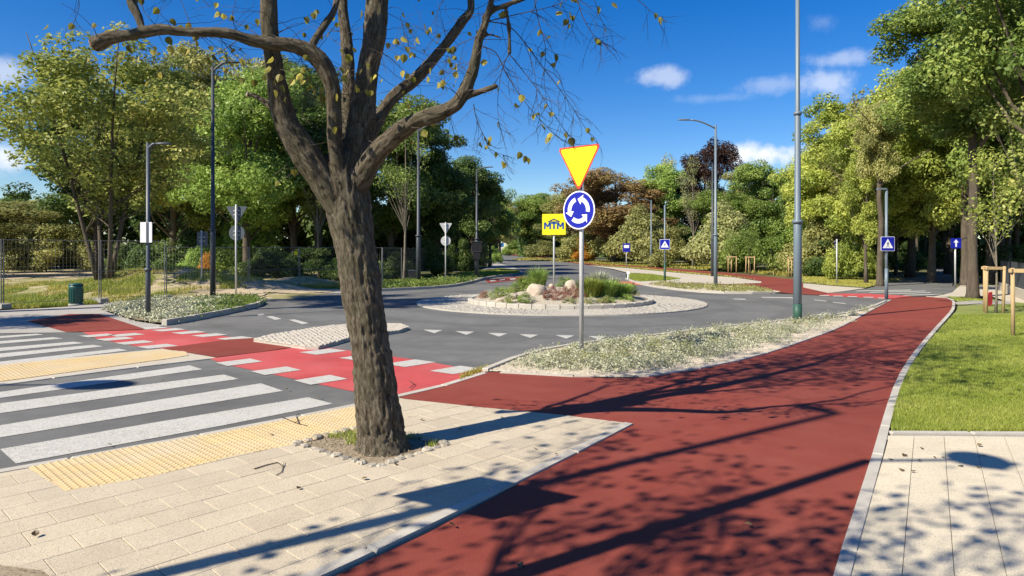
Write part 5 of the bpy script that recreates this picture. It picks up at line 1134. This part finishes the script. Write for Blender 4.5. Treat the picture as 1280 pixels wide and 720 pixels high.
JR = random.Random(8)
for li, l in enumerate(LIMBS):
    if li: l = [(x+JR.uniform(-2.0, 2.0)*(0 < k < len(l)-1), y+JR.uniform(-2.0, 2.0)*(0 < k < len(l)-1), w*(JR.uniform(.84, 1.06) if 1 < k < len(l)-1 else 1), dz) for k, (x, y, w, dz) in enumerate(l)]
    pts, rad = smooth3(*lp3(l)); pts = [p-off for p in pts]; mb.tube(pts, rad, 18); segs.append((pts, rad))
tmp = obj('remesh_source', mb.mesh('remesh_source')); md = tmp.modifiers.new('r', 'REMESH'); md.mode = 'VOXEL'; md.voxel_size = .0115; md.use_smooth_shade = True
sm = tmp.modifiers.new('s', 'SMOOTH'); sm.factor = .6; sm.iterations = 4
dg = bpy.context.evaluated_depsgraph_get(); ev = tmp.evaluated_get(dg); me = bpy.data.meshes.new_from_object(ev); bpy.data.objects.remove(tmp, do_unlink=True)
nv = len(me.vertices); co_ = np.empty(nv*3); me.vertices.foreach_get('co', co_); co_ = co_.reshape(-1, 3); no_ = np.empty(nv*3); me.vertices.foreach_get('normal', no_); no_ = no_.reshape(-1, 3)
best = np.full(nv, 1e9); loc_ = np.zeros((nv, 3)); br = np.zeros(nv); cum0 = 0
for pts, rad in segs:
    s_ = cum0; fr = None
    for i in range(len(pts)-1):
        a, b = np.array(pts[i]), np.array(pts[i+1]); e = b-a; L_ = np.linalg.norm(e); e /= L_
        t = np.clip((co_-a) @ e, 0, L_); q = a+t[:, None]*e; d = co_-q; dist = np.linalg.norm(d, axis=1); rr = rad[i]+(rad[i+1]-rad[i])*t/L_; sc_ = dist/rr
        ev_ = Vector(e); fr = ev_.orthogonal().normalized() if fr is None else (fr-ev_*fr.dot(ev_)).normalized(); bb = np.array(ev_.cross(fr)); ff = np.array(fr)
        m_ = sc_ < best; best[m_] = sc_[m_]; loc_[m_, 0] = (d @ ff)[m_]; loc_[m_, 1] = (d @ bb)[m_]; loc_[m_, 2] = (s_+t)[m_]; br[m_] = rr[m_]
        s_ += L_
    cum0 += 7.3
q = loc_.copy(); warp = (vnoise(loc_*np.array([9, 9, 3.]), 5)-.5)*.9
f1 = vnoise(np.stack([q[:, 0]*38+warp, q[:, 1]*38-warp, q[:, 2]*7.5], 1), 1); f2 = vnoise(np.stack([q[:, 0]*75, q[:, 1]*75, q[:, 2]*26], 1), 2)
ridge = 1-np.abs(f1*2-1)*1.6; low = (vnoise(loc_*6, 3)-.5)+.45*np.maximum(0, vnoise(loc_*11, 9)-.72)/.28
amp = np.clip(br/.17, .12, 1)
co2 = co_+no_*((ridge*.017+(f2-.5)*.013)*amp+low*.030*np.maximum(amp, .42))[:, None]
me.vertices.foreach_set('co', co2.ravel().astype(np.float32)); at = me.attributes.new('bark', 'FLOAT_VECTOR', 'POINT'); at.data.foreach_set('vector', loc_.ravel().astype(np.float32)); me.update()
for p in me.polygons: p.use_smooth = True
trunk_o = obj('trunk', me, M['bark'], tree_root)
# pale cut faces of the sawn branch ends
def cut(p, d, r, m):
    b = MB(); d = d.normalized(); b.tube([p, p+d*.012], [r*.9, r*.75], 12); b.build('sawn_end', m, tree_root)
m_cut = mat('cut_wood', (.30, .17, .09), (.20, .12, .07), 12, .9); m_pale = mat('pale_cut_wood', (.70, .58, .42), (.6, .48, .33), 12, .9)
pts, rad = segs[2]; cut(pts[-1]+(pts[-1]-pts[-2]).normalized()*.005, pts[-1]-pts[-2], rad[-1]*1.0, m_cut)
pts, rad = segs[12]; cut(pts[-1], pts[-1]-pts[-2], rad[-1]*1.3, m_pale)
# finer branching
RG = random.Random(4242)
def grow(mb_, p, d, r, L_, lev, tips, droop=-.0, spread=1.0, rng=RG):
    n = 5; pts = [p]; rr = [r]; v = d.normalized()
    for i in range(n):
        v = (v+Vector((rng.gauss(0, .13), rng.gauss(0, .13), rng.gauss(0, .10)+droop))).normalized(); pts.append(pts[-1]+v*L_/n); rr.append(r*(1-.55*(i+1)/n))
    mb_.tube(pts, rr, 7 if r > .02 else 5 if r > .007 else 4, cap=False)
    if lev <= 0 or r < .0035: tips.append((pts[-1], v)); tips.append((pts[3], v)); return
    for k in (2, 3, 4):
        if rng.random() < .75:
            ax = v.orthogonal().normalized(); ax.rotate(Matrix.Rotation(rng.uniform(0, 6.28), 3, v)); c = v.copy(); c.rotate(Matrix.Rotation(rng.uniform(.5, 1.0)*spread, 3, ax)); grow(mb_, pts[k], c, rr[k]*.55, L_*rng.uniform(.55, .8), lev-1, tips, droop, spread, rng)
    for k in range(2 if lev > 1 else 1):
        ax = v.orthogonal().normalized(); ax.rotate(Matrix.Rotation(rng.uniform(0, 6.28), 3, v)); c = v.copy(); c.rotate(Matrix.Rotation(rng.uniform(.15, .5)*spread, 3, ax)); grow(mb_, pts[-1], c, rr[-1]*.9, L_*rng.uniform(.7, .95), lev-1, tips, droop, spread, rng)
up = MB(); tips = []
for i in (1, 3, 4, 5, 6, 7, 8, 10):
    pts, rad = segs[i]; d = (pts[-1]-pts[-3]).normalized(); big = i in (1, 6, 4, 8)
    d = (d+Vector((0, 0, .35))).normalized(); grow(up, pts[-1], d, rad[-1]*1.0, 2.1 if i == 6 else 1.6 if big else 1.15, 4 if big else 3, tips, droop=.02)
o = up.build('upper_branches', M['trunk'], tree_root, smooth=True)
# leaf shapes
def leaf_mesh(seed):
    rg = random.Random(seed); out = [(0, 0), (.32, .10), (.46, .36), (.36, .66), (.12, .90), (0, 1.08)]; V = []; mid = []
    cv = rg.uniform(-.5, .5); fo = rg.uniform(.15, .5)
    for x, y in out: mid.append((0, y, cv*y*y*.5))
    L_ = [(x*-1, y, abs(x)*fo+cv*y*y*.5) for x, y in out[1:-1]]; Rr = [(x, y, abs(x)*fo*rg.uniform(.6, 1.3)+cv*y*y*.5) for x, y in out[1:-1]]
    V = mid+L_+Rr; Q = []
    for s_, side in ((6, 1), (10, -1)):
        f = [(0, 1, s_), (1, 2, s_+1, s_), (2, 3, s_+2, s_+1), (3, 4, s_+3, s_+2), (4, 5, s_+3)]
        Q += [t if side == 1 else t[::-1] for t in f]
    me_ = bpy.data.meshes.new('leaf'); me_.from_pydata(V, [], Q); a = me_.attributes.new('tone', 'FLOAT', 'FACE'); a.data.foreach_set('value', [seed*.17 % 1]*len(Q)); me_.materials.append(LM['linden']); me_.update(); return me_
leaf_me = [leaf_mesh(k) for k in (1, 2, 4, 5, 9)]
def put_leaf(p, rng, s=None, root=tree_root, name='leaf', flat=False):
    o = bpy.data.objects.new(name, leaf_me[rng.randrange(5)]); C.objects.link(o)
    if root is not None: o.parent = root
    o.location = p; s = s or rng.uniform(.036, .062); o.scale = (s, s, s)
    o.rotation_euler = (rng.uniform(-.25, .25), rng.uniform(-.25, .25), rng.uniform(0, 6.28)) if flat else (R(rng.uniform(-130, -60)), rng.uniform(-.6, .6), rng.uniform(0, 6.28)); return o
# hanging twigs inside the view
tw = MB(); leafpts = []
def twig(pxs, r0=.0045, leaves=(), sub=8, dz0=-.5, rng=RG):
    pts = [P(x, y, TY+dz0+.03*i)-off for i, (x, y) in enumerate(pxs)]; pts, _ = smooth3(pts, [0]*len(pts), 3); n = len(pts); tw.tube(pts, [r0*(1-.75*i/n) for i in range(n)], 4, cap=False)
    for k in range(sub):
        j = rng.randrange(1, n); d = (pts[j]-pts[j-1]).normalized(); sgn = rng.choice([-1, 1]); s = Vector((d.z*sgn, rng.uniform(-.5, .5), -d.x*sgn*.5-rng.uniform(.1, .7)))
        s = (s+d*.8).normalized(); L_ = rng.uniform(.08, .32); q = [pts[j]]
        for i in range(3): s = (s+Vector((rng.gauss(0, .25), rng.gauss(0, .2), rng.gauss(-.1, .2)))).normalized(); q.append(q[-1]+s*L_/3)
        tw.tube(q, [r0*.45, r0*.36, r0*.28, r0*.2], 3, cap=False)
        for m_ in range(2):
            s2 = (s+Vector((rng.gauss(0, .7), rng.gauss(0, .5), rng.gauss(-.1, .5)))).normalized(); tw.tube([q[1+m_], q[1+m_]+s2*rng.uniform(.04, .14)], [r0*.26, r0*.15], 3, cap=False)
    return pts
T = [[(603, 58), (620, 66), (632, 90), (648, 116), (668, 142), (690, 165), (708, 178)], [(610, 27), (635, 32), (655, 52), (680, 86), (700, 112), (718, 138), (735, 165), (748, 180)], [(612, 26), (650, 17), (690, 8), (718, -4)],
     [(637, 68), (650, 84), (672, 112), (690, 140), (704, 160), (712, 172)], [(637, 66), (630, 80), (625, 100), (622, 130), (624, 160)], [(668, 0), (674, 30), (682, 60), (680, 100), (684, 130)], [(592, 130), (596, 150), (606, 172), (612, 186), (635, 196)],
     [(720, -10), (728, 20), (742, 44), (755, 54)], [(740, -10), (748, 15), (756, 34)], [(770, -20), (800, 2), (816, 16), (828, 22)], [(690, -10), (705, 10), (712, 30)], [(560, 135), (566, 160), (574, 185)], [(586, 90), (570, 80), (556, 78)],
     [(655, 52), (668, 90), (672, 130), (676, 155)], [(680, 86), (700, 100), (716, 150)], [(500, 20), (508, 50), (520, 72)], [(560, -10), (545, 20), (548, 50)], [(520, 90), (540, 78), (560, 92), (575, 88)], [(460, 60), (485, 70), (505, 88), (516, 96)],
     [(597, 45), (575, 55), (560, 62)], [(550, 50), (535, 38), (520, 34)], [(300, 45), (290, 20), (300, -10)], [(240, 38), (232, 15), (222, -5), (205, -12)], [(270, 40), (285, 60), (310, 84), (345, 100), (360, 130)], [(330, 52), (350, 84), (385, 96), (405, 120)], [(300, 48), (280, 62), (250, 76), (225, 82), (180, 75), (150, 64)],
     [(283, 43), (250, 48), (215, 66), (195, 95)], [(345, 60), (300, 30), (262, 8), (245, -8)], [(200, 36), (180, 15), (176, -8)], [(360, 55), (384, 85), (392, 112), (415, 120)], [(240, 40), (262, 46), (300, 60), (330, 62)], [(400, 72), (432, 92), (448, 110)], [(520, 60), (505, 58), (495, 48)], [(96, -10), (99, 8), (92, 30)]]
for i, t in enumerate(T): pts = twig(t, .0048 if i < 8 else .0034, sub=16 if i < 8 else 7, dz0=-.55 if 300 > t[0][0] or t[0][0] > 560 else -.3); leafpts.append(pts)
for i in (1, 4, 6, 7, 8, 2):      # short fine shoots along the limbs
    pts, rad = segs[i]
    for k in range(30):
        j = RG.randrange(5, len(pts)-1); a = RG.uniform(0, 6.28); s = Vector((math.cos(a), math.sin(a), RG.uniform(-.3, .7))).normalized(); q = [pts[j]+s*rad[j]*.8]
        for _ in range(4): s = (s+Vector((RG.gauss(0, .22), RG.gauss(0, .22), RG.gauss(-.05, .2)))).normalized(); q.append(q[-1]+s*RG.uniform(.05, .13))
        tw.tube(q, [.003, .0026, .002, .0016, .0012], 3, cap=False)
        if RG.random() < .5: put_leaf(q[-1], RG)
o = tw.build('twigs', M['twig'], tree_root); o['kind'] = 'stuff'
for x, y in [(700, 12), (712, 15), (717, 20), (676, 37), (686, 46), (692, 77), (693, 68), (678, 66), (645, 130), (605, 170), (599, 178), (612, 178), (612, 170), (655, 193), (660, 198), (653, 190), (629, 200), (689, 164), (688, 172), (708, 166), (714, 172), (735, 160), (756, 34), (752, 10), (818, 15), (828, 22), (768, 2), (632, 14), (630, 12), (605, 72), (567, 70), (571, 97), (652, 120),
             (134, 36), (207, 46), (213, 58), (221, 68), (180, 35), (240, 28), (246, 42), (252, 76), (258, 72), (280, 74), (317, 98), (108, 72), (183, 100), (268, 68), (277, 18), (282, 84), (285, 78), (246, 50), (427, 62), (436, 66), (441, 60), (425, 82), (427, 96), (464, 94), (470, 92), (478, 98), (459, 110), (463, 114), (530, 30), (538, 34), (516, 50), (501, 46), (522, 48), (560, 72), (536, 96), (555, 98), (540, 84), (378, 84), (383, 70), (368, 98), (376, 92), (340, 72), (336, 84), (352, 104), (388, 104), (350, 94), (395, 12), (380, 22), (452, 14), (505, 66), (510, 60), (380, 100), (270, 2), (60, 30), (120, 30), (150, 28), (160, 58), (172, 72), (190, 62), (200, 88), (226, 30), (262, 56), (270, 92), (294, 60), (300, 74), (308, 30), (322, 22), (330, 96), (342, 112), (300, 96), (236, 62), (214, 24), (150, 70)]:
    put_leaf(P(x+RG.uniform(-2, 2), y+RG.uniform(-2, 2), TY-.5)-off, RG, RG.uniform(.042, .068))
for pts in leafpts:
    for _ in range(3):
        if RG.random() < .6: put_leaf(pts[RG.randrange(len(pts)//2, len(pts))], RG)
def crown_leaves(root, tips, per, seed, size=.075, cap=4000, name='crown'):
    rng = np.random.default_rng(seed); A_ = np.array([tuple(p) for p, v in tips]); idx = rng.integers(0, len(A_), min(cap, len(A_)*per)); Cc = A_[idx]+rng.normal(size=(len(idx), 3))*.14; Nn = rng.normal(size=Cc.shape); Nn /= np.linalg.norm(Nn, axis=1)[:, None]
    V, Fc = leaf_quads(Cc, Nn, size*rng.uniform(.7, 1.3, len(Cc)), rng, .85); o = obj(name, fast_mesh(name, V, Fc, rng.random(len(Cc))), LM['linden'], root); o['kind'] = 'stuff'
crown_leaves(tree_root, tips, 5, 5, size=.085, cap=5200)
print('hero verts', nv, 'tips', len(tips), 'upper faces', len(up.Q))
# sister linden behind the camera whose branches shade the lower right
def street_tree(x, y, h, label, seed, r=.16):
    rng = random.Random(seed); rt = empty('linden_tree', (x, y, 0), label=label, cat='tree'); b = MB(); b.tube([(0, 0, -.1), (0, 0, .1), (.02, 0, 1.2), (0, .04, 2.6)], [r*1.5, r*1.1, r, r*.9], 14); tp = []
    for k in range(5):
        a = k*1.257+rng.uniform(-.3, .3); grow(b, Vector((0, .04, 2.45+.03*k)), Vector((math.cos(a)*.42, math.sin(a)*.42, 1)), r*.5, h*.215, 4, tp, .03, .8, rng=rng)
    b.build('trunk', M['trunk'], rt, smooth=True); crown_leaves(rt, tp, 3, seed, .09, 2700)
street_tree(-3.3, .05, 6.2, 'sister linden behind the camera to the left', 7)
# ------------------------------------------------------------------ litter on the ground
rg = random.Random(55)
def stick(pl, label):
    b = MB(); pts = [G(x, y, .025) for x, y in pl[0]]; b.tube(pts, [.005, .0045, .004, .003][:len(pts)]+[.003]*max(0, len(pts)-4), 5)
    for q in pl[1:]: b.tube([G(x, y, .028) for x, y in q], [.0035]*(len(q)-1)+[.0015], 4)
    o = b.build('fallen_twig', M['twig']); tag(o, label, 'twig')
stick([[(318, 586), (334, 581), (347, 578), (354, 583), (352, 590), (345, 594)], [(354, 583), (355, 577)]], 'bent fallen twig on the slabs left of the tree pit')
stick([[(352, 521), (368, 528), (374, 530), (384, 532)], [(374, 530), (370, 520), (374, 516)], [(368, 528), (380, 524)]], 'forked fallen twig on the yellow tactile strip')
stick([[(512, 476), (518, 480), (512, 485)]], 'short twig on the bright red crossing')
LM['dry'] = leafmat('dry_leaf', [(0, (.10, .06, .03)), (1, (.22, .15, .06))], trans=.1, obrand=.4)
dry_me = []
for q in leaf_me: q2 = q.copy(); q2.materials.clear(); q2.materials.append(LM['dry']); dry_me.append(q2)
for i in range(46):
    x, y = rg.choice([(rg.uniform(20, 760), rg.uniform(520, 715)), (rg.uniform(450, 700), rg.uniform(500, 600)), (rg.uniform(900, 1180), rg.uniform(430, 700)), (rg.uniform(1120, 1270), rg.uniform(440, 540)), (rg.uniform(1105, 1260), rg.uniform(548, 590)), (rg.uniform(0, 450), rg.uniform(440, 560))])
    g = G(x, y, .03); o = put_leaf(g, rg, rg.uniform(.025, .045), None, 'fallen_leaf', True); o.data = rg.choice(dry_me); tag(o, 'small dry brown leaf lying on the paving, the path or the lawn', 'leaf', 'fallen leaves on the ground')
blades('weeds', [tuple(p) for p in [A.lerp(C_, .30), B_.lerp(C_, .75), C_.lerp(D_, .1), D_.lerp(C_, .2), A.lerp(D_, .4)]], 900, .05, .005, 'grass', 12, lambda x, y: .01, keep=lambda x, y: np.sin(x*9)*np.sin(y*8) > -.1)
stones('pit_gravel', [tuple(p) for p in pitpoly], 600, .010, .008, 9, mname='soil')
print('objects', len(bpy.data.objects), 'size ok')
